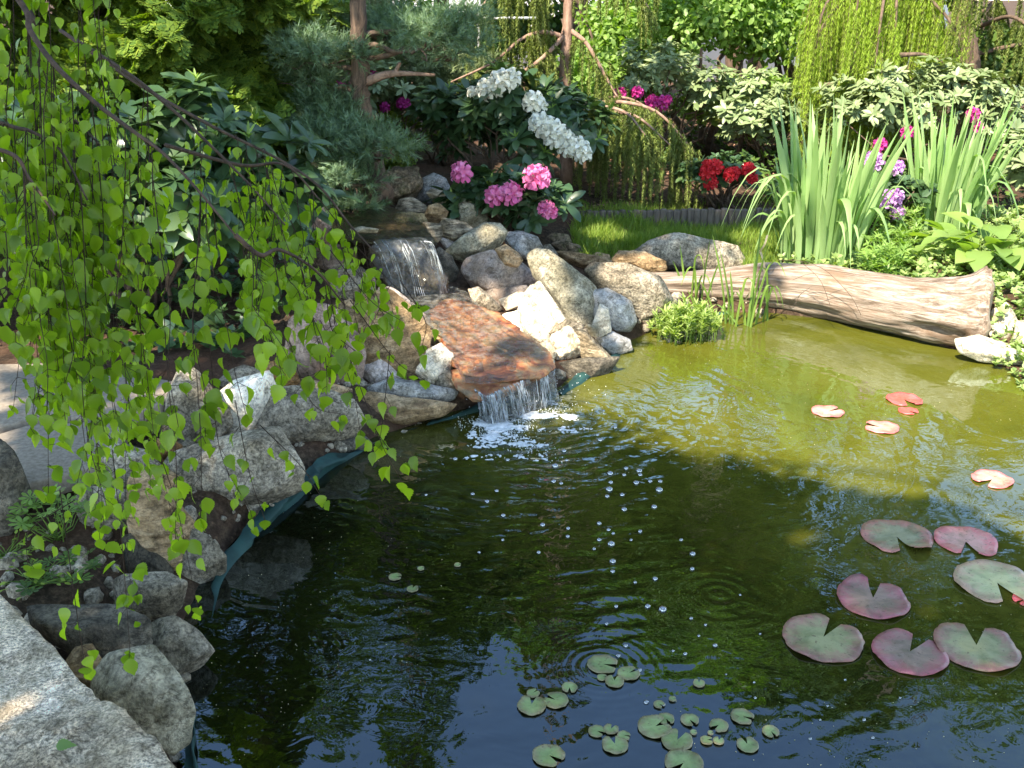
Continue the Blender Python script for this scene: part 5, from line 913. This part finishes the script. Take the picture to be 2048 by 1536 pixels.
shrub('shrub', 'broad dark shrub far back behind the left cypresses', 'shrub', (-4.2, 9.0), 3.0, (1.6, .8), 9000, OVAL, .08, M_DRK, seed=67, k=44)
shrub('shrub', 'dark background shrub behind the spruce trunk', 'shrub', (.2, 11.4), 1.35, (1.2, .5), 6000, OVAL, .07, M_DRK, seed=68, k=40)
shrub('shrub', 'dark twiggy shrub whose leaves let the white house show through', 'shrub', (2.2, 11.6), 2.3, (1.4, .5), 5200, OVAL, .065, M_DRK, seed=69, k=60)
def tree(label, x, y, h, cr, cz, rad, n, seed, mat, size=.15):
    base = np.array([x, y, g1(x, y)]); root = thing('broadleaf_tree', label, 'tree', base, 'broadleaf trees at the back of the garden'); b = Bag(); top = base+[cr, 0, cz-base[2]]; p = stem(b, base, top, .10, .04, seed, 14, 10); b.build('trunk', M_BARK, root, base); r = np.random.RandomState(seed); b = Bag()
    for i in range(10): stem(b, p[7+i % 6], top+r.normal(size=3)*np.array(rad)*.5, .035, .1, seed+i)
    b.build('limbs', M_BARK, root, base); crown('foliage', top, rad, n, OVAL, size, mat, root, seed, 46, .26)
tree('broadleaf tree behind the spruce whose trunk hides among its fronds', .7, 11.0, 7, 0, 4.6, (1.3, .9, 2.0), 9000, 81, M_DEC)
tree('broadleaf tree standing tall behind the sunlit shrubs', 2.3, 10.9, 7, 0, 4.9, (1.3, .9, 2.2), 10000, 82, M_DEC)
tree('broadleaf tree behind the weeping larch', 4.1, 11.5, 8, 0, 5.6, (1.7, 1.1, 2.9), 11000, 83, M_DRK)
tree('broadleaf tree beyond the far right corner of the garden', 6.0, 9.8, 7, 0, 4.4, (1.5, 1.1, 2.3), 8000, 84, M_DRK)
tree('broadleaf tree behind the juniper pads', -.7, 10.8, 7, 0, 4.5, (1.1, .8, 2.0), 8000, 85, M_DRK)

shrub('shrub', 'fresh green shrub under the arched spruce branch', 'shrub', (.75, 9.3), .95, (.6, .35), 5000, OVAL, .05, M_DEC, seed=71, k=34)
shrub('shrub', 'low fresh green shrub behind the red azalea', 'shrub', (2.0, 9.1), .75, (.7, .35), 4500, OVAL, .05, M_DEC, seed=72, k=34)
shrub('shrub', 'fresh green shrub in the gap left of the larch', 'shrub', (2.6, 9.9), 1.7, (.5, .4), 5000, OVAL, .055, M_DEC, seed=73, k=34)
shrub('shrub', 'green shrub beneath the right-hand weeping spruce', 'shrub', (4.4, 9.3), 1.2, (.9, .4), 6000, OVAL, .055, M_DRK, seed=74, k=40)

cypress('tall conifer standing behind the junipers with its crown above the other shrubs', -1.2, 10.2, 7.6, 1.25, 7000, 7, 2.3)

tree('broadleaf tree filling the gap between the spruce and the larch far back', .4, 12.6, 6, 0, 4.3, (1.7, .7, 2.1), 9000, 86, M_DRK)
tree('broadleaf tree far back behind the sunlit small-leaved shrub', 2.9, 12.7, 6, 0, 4.3, (1.8, .7, 2.1), 9000, 87, M_DRK)
# ================================================================ grass, irises, reeds, ground cover
def inpoly(px, py, poly):
    poly = np.array(poly, float); ins = np.zeros(len(px), bool); n = len(poly)
    for i in range(n):
        a = poly[i]; c = poly[(i+1) % n]; cond = ((a[1] > py) != (c[1] > py)) & (px < (c[0]-a[0])*(py-a[1])/(c[1]-a[1]+1e-12)+a[0]); ins ^= cond
    return ins
def ground_in(poly, n, z=.2, seed=0):
    r = np.random.RandomState(seed); q = np.array([PZ(x, y, z)[:2] for x, y in poly]); lo = q.min(0); hi = q.max(0); P = lo+(hi-lo)*r.rand(n*4, 2); P = P[inpoly(P[:, 0], P[:, 1], q)][:n]; s = pond_sd(P[:, 0], P[:, 1]); P = P[s > .03]
    return np.column_stack([P, G(P[:, 0], P[:, 1])])
def blade(n=4, bend=.35, wd=.03):
    V = []; Fa = []
    for i in range(n+1):
        t = i/n; w_ = wd*(1-t**1.6)+.001; V += [(-w_, t*(1-.15*bend*t), bend*t*t), (w_, t*(1-.15*bend*t), bend*t*t)]
    for i in range(n): Fa.append([2*i, 2*i+1, 2*i+3, 2*i+2])
    return np.array(V), Fa
BLADE = blade()
def grass(name, P, h, label, cat, mat=None, seed=0, wd=1., kind='stuff'):
    r = np.random.RandomState(seed); n = len(P); ax = np.array([0, 0, 1.])+r.normal(size=(n, 3))*[.3, .3, 0]; hh = h*r.uniform(.45, 1.25, n)*(1+.4*fbm(P, 4, 2, seed))
    return prop(scatter(name, BLADE, P-[0, 0, .005], frames(ax, r.normal(size=(n, 3))*[1, 1, .1]), np.clip(hh, .015, 1), mat or M_GRS, None, P.mean(0)), label, cat, kind=kind)
P = ground_in([(1140,470),(1170,445),(1560,440),(1600,480),(1500,560),(1480,500),(1350,478),(1270,500),(1225,525),(1150,500)], 15000, seed=1)
grass('grass', P, .075, 'green lawn strip between the wooden edging and the log', 'grass')
P = ground_in([(1200,415),(1560,400),(1560,445),(1200,440)], 1800, seed=2); grass('grass', P, .06, 'sparse dry grass on the mulch bed behind the edging', 'grass')
# irises
def iris(label, px, py, n, spread, hmin, hmax, seed, lean=(0, 0), bent=14, group='iris clumps'):
    p = ground_hit(px, py); base = np.array([p[0], p[1], g1(p[0], p[1])]); root = thing('iris', label, 'iris', base, group); r = np.random.RandomState(seed); b = Bag(); bb = Bag()
    for i in range(n):
        a = r.uniform(0, 2*pi); R_ = spread*sqrt(r.rand()); q = base+[R_*cos(a)*1.25, R_*sin(a), -.02]; h = r.uniform(hmin, hmax); o = np.array([cos(a), sin(a)])*(R_/spread)*r.uniform(.05, .5)+np.array(lean)+r.normal(size=2)*.05
        t = np.linspace(0, 1, 14); side = np.array([cos(a+r.normal()*.8+pi/2), sin(a+r.normal()*.8+pi/2), 0]) if r.rand() < .5 else np.array([1, r.normal()*.35, 0]); side /= np.linalg.norm(side); wm = r.uniform(.010, .019)
        wd = wm*np.minimum(1, (1-t)*3.2)**.8*(.75+.5*np.sin(pi*t)); wd[-1] = .0008
        if i < bent:      # leaf bends over and hangs
            k = r.uniform(.5, .75); d = np.array([o[0], o[1]]); d = d/(np.linalg.norm(d)+1e-6)*1.; s = t*h; x = np.where(t < k, (t/k)**2*.1, .1+(t-k)/(1-k)*.22)*h*1.3; z = np.where(t < k, t*h*.85, k*h*.85+h*(.10*np.sin((t-k)/(1-k)*2.1)-.42*((t-k)/(1-k))**2))
            pts = q+np.stack([d[0]*x, d[1]*x, z], 1); side2 = np.cross([d[0], d[1], 0], [0, 0, 1.]); b.ribbon(pts, side2, wd*1.15, .25)
        else:
            pts = q+np.stack([o[0]*h*(t**1.6), o[1]*h*(t**1.6), h*t*(1-.1*t*np.linalg.norm(o)*2)], 1); b.ribbon(pts, side, wd, .3)
    b.build('leaves', M_IRIS, root, base); return root
iris('large iris clump with arching sword leaves behind the middle of the log', 1640, 520, 130, .20, .42, 1.0, 3, (.0, .0), 40)
iris('upright iris clump nearer the right edge beside the broad-leaved plant', 1880, 478, 100, .17, .45, 1.0, 4, (.03, 0), 18)
# reeds in the water
p = PZ(1450, 640, 0); root = thing('reeds', 'slender yellow-green reeds rising from the water in front of the log', 'reeds', p); b = Bag(); r = np.random.RandomState(8); dead = Bag()
for i, (x, y, tx, ty) in enumerate([(1372,630,1360,490),(1380,632,1395,470),(1392,636,1385,500),(1400,640,1420,480),(1375,628,1345,520),(1460,655,1440,500),(1450,652,1475,560),(1470,660,1500,520),(1465,656,1460,540),(1430,650,1400,560),(1440,654,1455,590),(1495,660,1520,490),(1498,660,1540,470),(1505,650,1510,500),(1533,645,1530,500),(1510,655,1545,540),(1500,662,1560,480),(1480,660,1410,590),(1490,658,1478,575),(1385,634,1412,520),(1535,648,1528,560),(1395,640,1375,580),(1525,650,1555,545),(1452,655,1425,470),(1500,655,1525,440),(1405,642,1440,520)]):
    a = PZ(x, y, -.02); c = PY(tx, ty, a[1]+r.uniform(-.1, .12)); t = np.linspace(0, 1, 16)[:, None]; k = r.rand(); mid = a+(c-a)*t; mid = mid+np.array([(c-a)[0]*.6, 0, 0])*(t*t-t); 
    if k < .45: e = t[:, 0] > .72; dd = (t[:, 0]-.72)/.28; mid[:, 2] -= np.where(e, .10*dd**2*2, 0); mid[:, 0] += np.where(e, np.sign((c-a)[0]+.001)*.05*dd, 0)
    wd = .0052*np.minimum(1, (1-t[:, 0])*4)**.7+.0005; b.ribbon(mid, np.array([1, r.normal()*.5, 0]), wd, .3)
for s_, e_ in [((1520,500),(1528,560)), ((1515,510),(1535,470)), ((1505,560),(1490,600))]:
    dead.ribbon(spline([PY(*s_, 5.45), PY((s_[0]+e_[0])/2+4, (s_[1]+e_[1])/2, 5.43), PY(*e_, 5.45)], 8), np.array([1, .3, 0]), np.full(8, .006), .2)
b.build('leaves', M_REED, root, p); dead.build('dry_leaves', plain('dry_leaf', (.45, .36, .22), .8), root, p)
# marsh plant with pale tips
p = PZ(1365, 690, 0); root = thing('marsh_plant', 'bushy marsh plant with pale pointed leaves standing in the water by the liner', 'water plant', p); r = np.random.RandomState(4); PP = []; DD = []; b = Bag()
for i in range(95):
    x = 1368+np.clip(r.normal(), -1.7, 1.7)*38; y = 668+r.rand()*26-abs(x-1368)*.12; q = PZ(x, y, 0); h = r.uniform(.06, .19)*(1-.3*abs(x-1368)/70); top = q+[r.normal()*.015, r.normal()*.015, h]; b.tube([q-[0, 0, .02], (q+top)/2+r.normal(size=3)*.004, top], [.002, .0018, .0012], 4)
    for j in range(5): f = .3+.7*(j+1)/5; PP.append(q+(top-q)*f); DD.append(np.array([r.normal()*.15, r.normal()*.15, 1.]))
PP = np.array(PP); DD = np.array(DD); DD /= np.linalg.norm(DD, axis=1)[:, None]; whorls('leaves', PP, DD, .048, leaf_mat('marsh_leaf', (.16, .24, .05), (.34, .42, .14), .35, .5), root, p, 5, 7, SLIM, 1.1); b.build('stems', M_REED, root, p)
# ground cover
def cover(poly, n, h, size, mat, tmpl, label, seed, per=7, cat='ground cover'):
    P = ground_in(poly, n, seed=seed); r = np.random.RandomState(seed); n = len(P); P = P+np.stack([0*P[:, 0], 0*P[:, 0], h*r.rand(n)*(1+.6*fbm(P, 3, 2, seed))], 1); D = np.array([0, -.1, 1.])+r.normal(size=(n, 3))*.3; D /= np.linalg.norm(D, axis=1)[:, None]
    o = whorls('ground_cover', P, D, size, mat, None, P.mean(0), per, seed, tmpl, .5); return prop(o, label, cat, kind='stuff')
cover([(1560,520),(1700,470),(2200,420),(2300,640),(2150,700),(1990,640),(1960,560),(1850,575),(1700,545),(1640,535)], 3000, .10, .036, M_GC, OVAL, 'low pale green ground cover spreading behind the log', 31)
cover([(1990,670),(2040,600),(2250,600),(2300,800),(2080,780),(2040,740)], 900, .05, .03, M_GC, OVAL, 'pale ground cover around the white stones at the right edge', 32)
cover([(1760,470),(1720,560),(1800,570),(1850,480)], 350, .22, .06, M_DEC, SLIM, 'feathery green foliage between the iris clumps above the log', 33)
cover([(1400,300),(2100,280),(2150,420),(1560,440)], 1300, .14, .06, M_DRK, OVAL, 'dark low foliage under the rhododendrons at the back', 34)
cover([(480,740),(640,600),(760,400),(700,330),(500,360),(200,500),(100,700)], 900, .1, .06, M_RHO, OVAL, 'dark low leaves on the ground beneath the left rhododendrons', 35)
# hosta-like broad leaves
p = ground_hit(1975, 540); base = np.array([p[0], p[1], g1(p[0], p[1])]); root = thing('broad_leaved_plant', 'broad-leaved light green plant at the right edge beside the iris', 'plant', base); r = np.random.RandomState(6); n = 46; a = r.rand(n)*2*pi; R_ = .26*np.sqrt(r.rand(n)); P = base+np.stack([R_*np.cos(a)*1.4, R_*np.sin(a), .08+.26*(1-R_/.3)*r.rand(n)+.05], 1)
ax = np.stack([np.cos(a), np.sin(a), r.uniform(-.1, 1.0, n)], 1); scatter('leaves', HOSTA, P, frames(ax, np.stack([-np.cos(a)*.3, -np.sin(a)*.3, np.ones(n)], 1)+r.normal(size=(n, 3))*.25), .19*r.uniform(.7, 1.15, n), M_HOS, root, base); b = Bag()
for q in P: stem(b, base+r.normal(size=3)*[.04, .04, 0], q, .004, .1, 3, 5, 4)
b.build('stems', M_REED, root, base)
# cranesbill and pale seedlings on the bank, bottom left
def lobed():
    V = [(0, 0, 0)]; Fa = []
    for i in range(7):
        a = (i-3)*radians(44); d = np.array([sin(a), cos(a)]); s = np.array([cos(a), -sin(a)]); k = len(V)
        for y, w_ in ((.35, .08), (.7, .2), (1, .1)): V += [tuple(d*y-s*w_)+(.05*y,), tuple(d*y+s*w_)+(.05*y,)]
        Fa += [[0, k, k+1], [k, k+2, k+3, k+1], [k+2, k+4, k+5, k+3]]
    return np.array(V), Fa
LOB = lobed()
def smallplant(label, px, py, n, spread, h, size, mat, tmpl, seed, kind='cranesbill', cat='plant'):
    p = ground_hit(px, py); base = np.array([p[0], p[1], g1(p[0], p[1])]); root = thing(kind, label, cat, base); r = np.random.RandomState(seed); a = r.rand(n)*2*pi; R_ = spread*np.sqrt(r.rand(n)); P = base+np.stack([R_*np.cos(a), R_*np.sin(a), h*r.uniform(.4, 1, n)], 1)
    scatter('leaves', tmpl, P, frames(np.stack([np.cos(a), np.sin(a), .1+0*a], 1)+r.normal(size=(n, 3))*.2, np.array([0, 0, 1.])+r.normal(size=(n, 3))*.3), size*r.uniform(.7, 1.2, n), mat, root, base, smooth=True); b = Bag()
    for q in P: stem(b, base+r.normal(size=3)*[.01, .01, 0], q, .0022, .1, seed, 5, 4)
    b.build('stems', M_REED, root, base)
smallplant('cranesbill with lobed green leaves in the dark soil at the left', 120, 1080, 22, .12, .14, .035, M_DEC, LOB, 2)
smallplant('second lower cranesbill nearer the pale foreground slab', 135, 1160, 18, .12, .05, .03, M_DRK, LOB, 3)
smallplant('yellow-green clover-like seedlings at the left edge above the foreground slab', 15, 1120, 40, .10, .06, .02, M_LAR, OVAL, 4, 'clover', 'plant')
smallplant('trailing yellow-green seedlings beside the cranesbill', 75, 1170, 30, .1, .03, .018, M_LAR, OVAL, 5, 'clover', 'plant')
# fallen leaf on the foreground slab, fallen litter
q = PZ(112, 1492, .385); prop(scatter('fallen_leaf', BIRCH, np.array([q]), frames(np.array([[.9, .25, .0]]), np.array([[0.05, -.1, 1]])), .036, leaf_mat('fallen_leaf', (.12, .2, .06), (.16, .26, .08), .2), None, q), 'single green birch leaf lying on the pale foreground slab', 'leaf')
P = ground_in([(-100,720),(500,700),(700,480),(560,380),(-100,500)], 500, seed=9); P[:, 2] = np.where(P[:, 1] < 4.0, .268, P[:, 2]+.008); prop(scatter('leaf_litter', DIAM, P, frames(unit(len(P))*[1, 1, .1], np.array([0, 0, 1.])+NR.normal(size=(len(P), 3))*.25), .022, plain('dry_leaves', (.16, .08, .04), .9, (.36, .22, .13), 40), None, P.mean(0)), 'dry brown leaves scattered over the path and soil', 'leaf litter', kind='stuff')
P = ground_in([(1180,440),(1560,430),(1620,250),(1150,260)], 1500, seed=10); P[:, 2] += .008; prop(scatter('bark_mulch', DIAM, P, frames(unit(len(P))*[1, 1, .1], np.array([0, 0, 1.])+NR.normal(size=(len(P), 3))*.35), .035, plain('mulch', (.2, .09, .05), .9, (.42, .24, .16), 40), None, P.mean(0)), 'reddish bark mulch on the bed behind the lawn', 'bark mulch', kind='stuff')
# ================================================================ birch: trunk out of frame left, boughs hang into view
BB = np.array([-3.6, -.4, .2]); root = thing('birch_tree', 'weeping birch whose leafy twigs hang down over the left side of the pond', 'birch', BB)
b = Bag(); TT = spline([BB, BB+[.05, .05, 1.5], BB+[.2, .1, 3.0], BB+[.15, .2, 4.6], BB+[.3, .2, 6.2]], 30); b.tube(TT, np.linspace(.16, .04, 30), 16); b.build('trunk', M_BBARK, root, BB)
LP = []; LA = []; LN = []; LS = []; tw = Bag(); rb = np.random.RandomState(12)
def D2(px, py, d): return CAM+ray(px, py)*d          # point at depth d along the sight line
def twig(pts, r0=.0012, gap=.025, size=.0375, dens=1.0):
    q = spline(pts, max(12, int(np.linalg.norm(np.diff(np.array(pts), axis=0), axis=1).sum()/.02))); tw.tube(q, np.linspace(r0, .0006, len(q)), 5); ln = np.concatenate([[0], np.cumsum(np.linalg.norm(np.diff(q, axis=0), axis=1))]); n = int(ln[-1]/gap*dens)
    for i in range(n):
        s = ln[-1]*((i//2)*2+1+rb.rand()*.35)/max(n, 1); j = min(np.searchsorted(ln, s), len(q)-1); p = q[j]; a = rb.rand()*2*pi; o = np.array([cos(a), sin(a), 0]); pet = o*.014+[0, 0, -.012]+rb.normal(size=3)*.005
        LP.append(p+pet); ax = np.array([0, 0, -1.])+o*rb.uniform(.1, .75)+rb.normal(size=3)*.18; LA.append(ax); nn = o*.8+np.array([0, -.45, .35])+rb.normal(size=3)*.6; LN.append(nn); LS.append(size*rb.uniform(.5, 1.15)*(1 if i > 1 else .8))
        tw.tube([p, p+pet*.6, p+pet], .0006, 3)
    e = q[-1]; LP.append(e); LA.append(np.array([0, 0, -1.])+rb.normal(size=3)*.2); LN.append(np.array([0, -1, .3])+rb.normal(size=3)*.4); LS.append(size*.8)
boughs = [[(-200,-260,2.4),(30,-10,2.2),(60,60,2.15),(110,130,2.1),(190,205,2.05),(270,265,2.0),(330,310,1.98),(400,385,1.95),(470,470,1.93)],
          [(-200,-150,2.6),(40,0,2.3),(70,110,2.25),(85,190,2.2),(150,240,2.2),(200,290,2.15)], [(-250,150,2.3),(0,245,2.1),(60,262,2.05),(120,300,2.02),(175,400,2.0)], [(150,80,2.5),(260,150,2.4),(340,215,2.35),(420,290,2.3),(500,370,2.28),(570,450,2.25)],
          [(120,60,2.8),(280,170,2.7),(420,250,2.6),(560,320,2.55),(640,375,2.5),(700,450,2.48),(760,515,2.46)], [(330,290,2.5),(480,330,2.45),(570,330,2.4),(640,400,2.4)], [(-250,280,2.0),(0,300,1.9),(60,360,1.88),(110,430,1.87)], [(470,470,1.93),(520,510,1.95),(560,500,2.0),(630,540,2.05),(690,610,2.1)]]
BQ = []
for i, pts in enumerate(boughs):
    W = [D2(*q) for q in pts]; q = spline(W, 50); b = Bag(); b.tube(q, np.linspace(.0055 if i != 0 else .0075, .0018, 50), 8); b.build('bough', M_TWG, root, q[0]); BQ.append(q)
for q in BQ[:3]:
    b = Bag(); e = q[0]; j = np.argmin(np.abs(TT[:, 2]-(e[2]+.4))); stem(b, TT[j], e, .03, .05, 2, 12, 8); b.build('limb', M_BBARK, root, TT[j])
# lower end (px y) each hanging twig may reach, by px x
LOW = [(-60,700),(0,660),(60,900),(100,860),(130,1000),(170,1100),(200,1000),(235,1310),(260,1000),(300,1290),(320,1240),(340,960),(380,1180),(410,960),(440,900),(480,1010),(520,1010),(560,900),(600,830),(640,760),(690,790),(720,780),(760,830),(800,800),(840,700)]
TOPY = [(-60,-60),(60,-60),(150,-40),(200,160),(300,270),(400,330),(470,360),(560,320),(640,380),(700,450),(760,520),(820,640)]
lx, ly = zip(*LOW); tx_, ty_ = zip(*TOPY)
BQ2 = BQ+[spline([D2(-300,-140,2.1), D2(60,-90,2.2), D2(230,-110,2.3)], 50), spline([D2(-200,40,1.9), D2(-60,60,1.95), D2(60,110,2.0), D2(130,220,2.0)], 50), spline([D2(-300,400,1.9), D2(-80,420,1.9), D2(20,470,1.9)], 50)]
wt_ = np.array([1.6, 1, 1, 1.1, 1.2, .7, .8, .9, .8, 1.0, .5]); wt_ /= wt_.sum()
for i in range(180):
    q = BQ2[rb.choice(len(BQ2), p=wt_)]; st_ = q[int(rb.uniform(.04, 1)*49)]; x, y0, d = toPx(st_)
    if x < -140 or y0 < -180: continue
    low = np.interp(x+rb.uniform(-30, 30), lx, ly); y1 = y0+(low-y0)*rb.uniform(.25, 1.0)
    if x > 420: y1 = min(y1, y0+rb.uniform(100, 300))
    if y1-y0 < 60: y1 = y0+rb.uniform(50, 110)
    sl = rb.uniform(-.04, .16) if x < 420 else rb.uniform(.05, .4); dd = rb.uniform(-.18, .18); n_ = 6; ph = rb.rand()*6
    pts = [D2(x+sl*(y1-y0)*t**1.4+(24*sin(ph+4.5*t)+9*sin(ph*2+11*t))*t, y0+(y1-y0)*t-25*sin(pi*min(1, t*3)), d+dd*t) for t in np.linspace(0, 1, n_)]; twig(pts)
for pts in [[(660,500),(740,600),(800,640)], [(560,620),(620,800),(690,830)], [(690,690),(760,880),(805,965)], [(700,600),(790,720),(850,760)], [(640,400),(720,500),(820,600),(850,610)], [(745,850),(780,900),(815,925)], [(470,800),(500,950),(530,1040)], [(300,860),(350,1000),(395,1215)], [(120,980),(150,1200),(170,1335)], [(150,1000),(60,1060),(55,1130)], [(225,900),(245,1100),(260,1300)], [(420,690),(440,900),(500,1020)], [(780,700),(770,800),(760,880)], [(520,850),(600,930),(640,990)], [(640,640),(700,760),(720,860)], [(800,560),(850,640),(845,690)]]:
    twig([D2(x, y, 2.05+.0003*x) for x, y in pts], dens=1.0, gap=.028)
P = np.array(LP); LA = np.array(LA); LN = np.array(LN); LS = np.array(LS); BT = [BIRCH, leaf_tmpl([(0, .02), (.07, .2), (.15, .30), (.23, .34), (.30, .39), (.36, .37), (.44, .38), (.50, .33), (.58, .33), (.65, .26), (.73, .22), (.80, .14), (.88, .09), (1.0, .01)], .45, .05), leaf_tmpl([(0, .02), (.06, .26), (.14, .40), (.22, .42), (.30, .45), (.36, .40), (.44, .38), (.50, .31), (.58, .29), (.65, .20), (.73, .15), (.80, .08), (.88, .05), (.96, .01)], .05, .5), leaf_tmpl([(0, .02), (.1, .2), (.2, .28), (.3, .31), (.4, .33), (.5, .29), (.6, .27), (.7, .2), (.8, .15), (.9, .08), (1.0, .01)], .7, .35)]
wh = rb.choice(4, len(P), p=[.35, .25, .22, .18])
for q in range(4): scatter('leaves', BT[q], P[wh == q], frames(LA[wh == q], LN[wh == q]), LS[wh == q], M_BIRCH, root, P.mean(0)); tw.build('twigs', M_TWG, root, P.mean(0))
# ---- unseen crown leaves, placed along sun rays to cast a drawn shade map
def shade_p(px, py):
    bx = [-400, 1060, 1130, 1200, 1300, 1500, 1700, 1900, 2048, 2500]; by = [600, 700, 815, 860, 905, 935, 975, 1010, 1080, 1300]; water = py > np.interp(px, bx, by)
    s = np.clip((py-np.interp(px, bx, by))/45+.35, 0, 1)
    def reg(poly, v): m = inpoly(px, py, poly); s[m] = v
    reg([(-400,600),(-400,420),(600,300),(700,560),(900,860),(600,1000),(380,1300),(-400,1300)], .62)
    reg([(940,140),(1190,220),(1200,340),(940,260)], .35); reg([(895,325),(1125,335),(1130,450),(900,420)], .45); reg([(-400,600),(-400,300),(640,280),(700,420),(560,600),(300,700)], .22); reg([(560,200),(900,200),(880,360),(640,400)], .3); reg([(-300,735),(350,735),(330,820),(100,920),(-300,1000)], .33); reg([(-300,300),(300,300),(220,700),(-300,700)], .3)
    reg([(600,600),(720,560),(880,780),(700,860)], .72); reg([(690,540),(860,590),(860,760),(700,740)], .55)
    reg([(640,300),(1000,250),(1250,330),(1230,560),(1060,560),(900,600),(700,560)], .6); reg([(1150,400),(1600,330),(1640,480),(1560,530),(1560,590),(1400,640),(1180,600)], .42); reg([(1160,580),(1270,600),(1280,690),(1190,700)], .9)
    reg([(1040,560),(1130,560),(1190,680),(1180,735),(1120,735),(1040,680)], 0); reg([(860,600),(1100,640),(1110,740),(1000,800),(900,740)], .04)
    reg([(930,775),(1150,775),(1165,850),(950,875)], .08)
    reg([(-400,1200),(0,1150),(400,1536),(400,1700),(-400,1700)], .6)
    return s
r = np.random.RandomState(77); N0 = 110000; X = r.uniform(-3.2, 3.6, N0); Y = r.uniform(.6, 8.5, N0); Z = np.maximum(G(X, Y), 0)+np.where(pond_sd(X, Y) > .02, .12, 0); s_ = (np.stack([X, Y, Z], 1)-CAM)@F; px = 1024+FPX*X/s_; py = 768-FPX*((np.stack([X, Y, Z], 1)-CAM)@U)/s_
sp_ = shade_p(px, py); H = r.uniform(4.6, 7.4, N0); nz = fbm(np.stack([X, Y, 0*X], 1), 3.2, 3, 41)*.5+.5; keep = (sp_ > .02) & (nz < .18+sp_*.80); 
Pc = np.stack([X, Y, Z], 1)[keep]+L*((H[keep]-Z[keep])/L[2])[:, None]; n = len(Pc)
scatter('leaves', DIAM, Pc, frames(np.array([0, 0, -1.])+r.normal(size=(n, 3))*.6, L+r.normal(size=(n, 3))*.45), (.10*r.uniform(.8, 1.2, n)), M_BIRCH, root, Pc.mean(0))
crown('leaves', (-1.9, .6, 3.4), (1.1, 1.2, .9), 12000, DIAM, .07, M_BIRCH, root, 95, 50, .3)  # extra unseen crown part, added to dim skylight over the left water
b = Bag()
for i in range(26):
    c = Pc[r.randint(n)]; j = int(np.clip(np.searchsorted(TT[:, 2], c[2]-.8), 4, 28)); stem(b, TT[j], c, .018, .08, i, 12, 6)
b.build('limbs', M_BBARK, root, TT[15])
print('CANOPY', n, 'twig leaves', len(LP))

def skyblock_tree(label, x, y, seed):  # out-of-view trees added to cut skylight from behind and the right
    base = np.array([x, y, .2]); root = thing('broadleaf_tree', label, 'tree', base, 'unseen trees added to block skylight'); b = Bag(); top = base+[0, 0, 3.6]; p = stem(b, base, top, .14, .04, seed, 14, 10); b.build('trunk', M_BARK, root, base)
    crown('foliage', top, (2.0, 1.6, 2.6), 16000, DIAM, .16, M_DRK, root, seed, 60, .3)
skyblock_tree('unseen tree added behind the viewer near the pond to block skylight', 2.2, -3.6, 91); skyblock_tree('unseen tree added farther right behind the viewer to block skylight', 5.4, -2.6, 92); skyblock_tree('unseen tree added right of the pond to block skylight', 6.6, 1.6, 93)

cover([(1150,240),(1400,240),(1420,330),(1330,395),(1180,380)], 700, .3, .05, M_DRK, OVAL, 'dark low foliage under the arched spruce branch', 36)
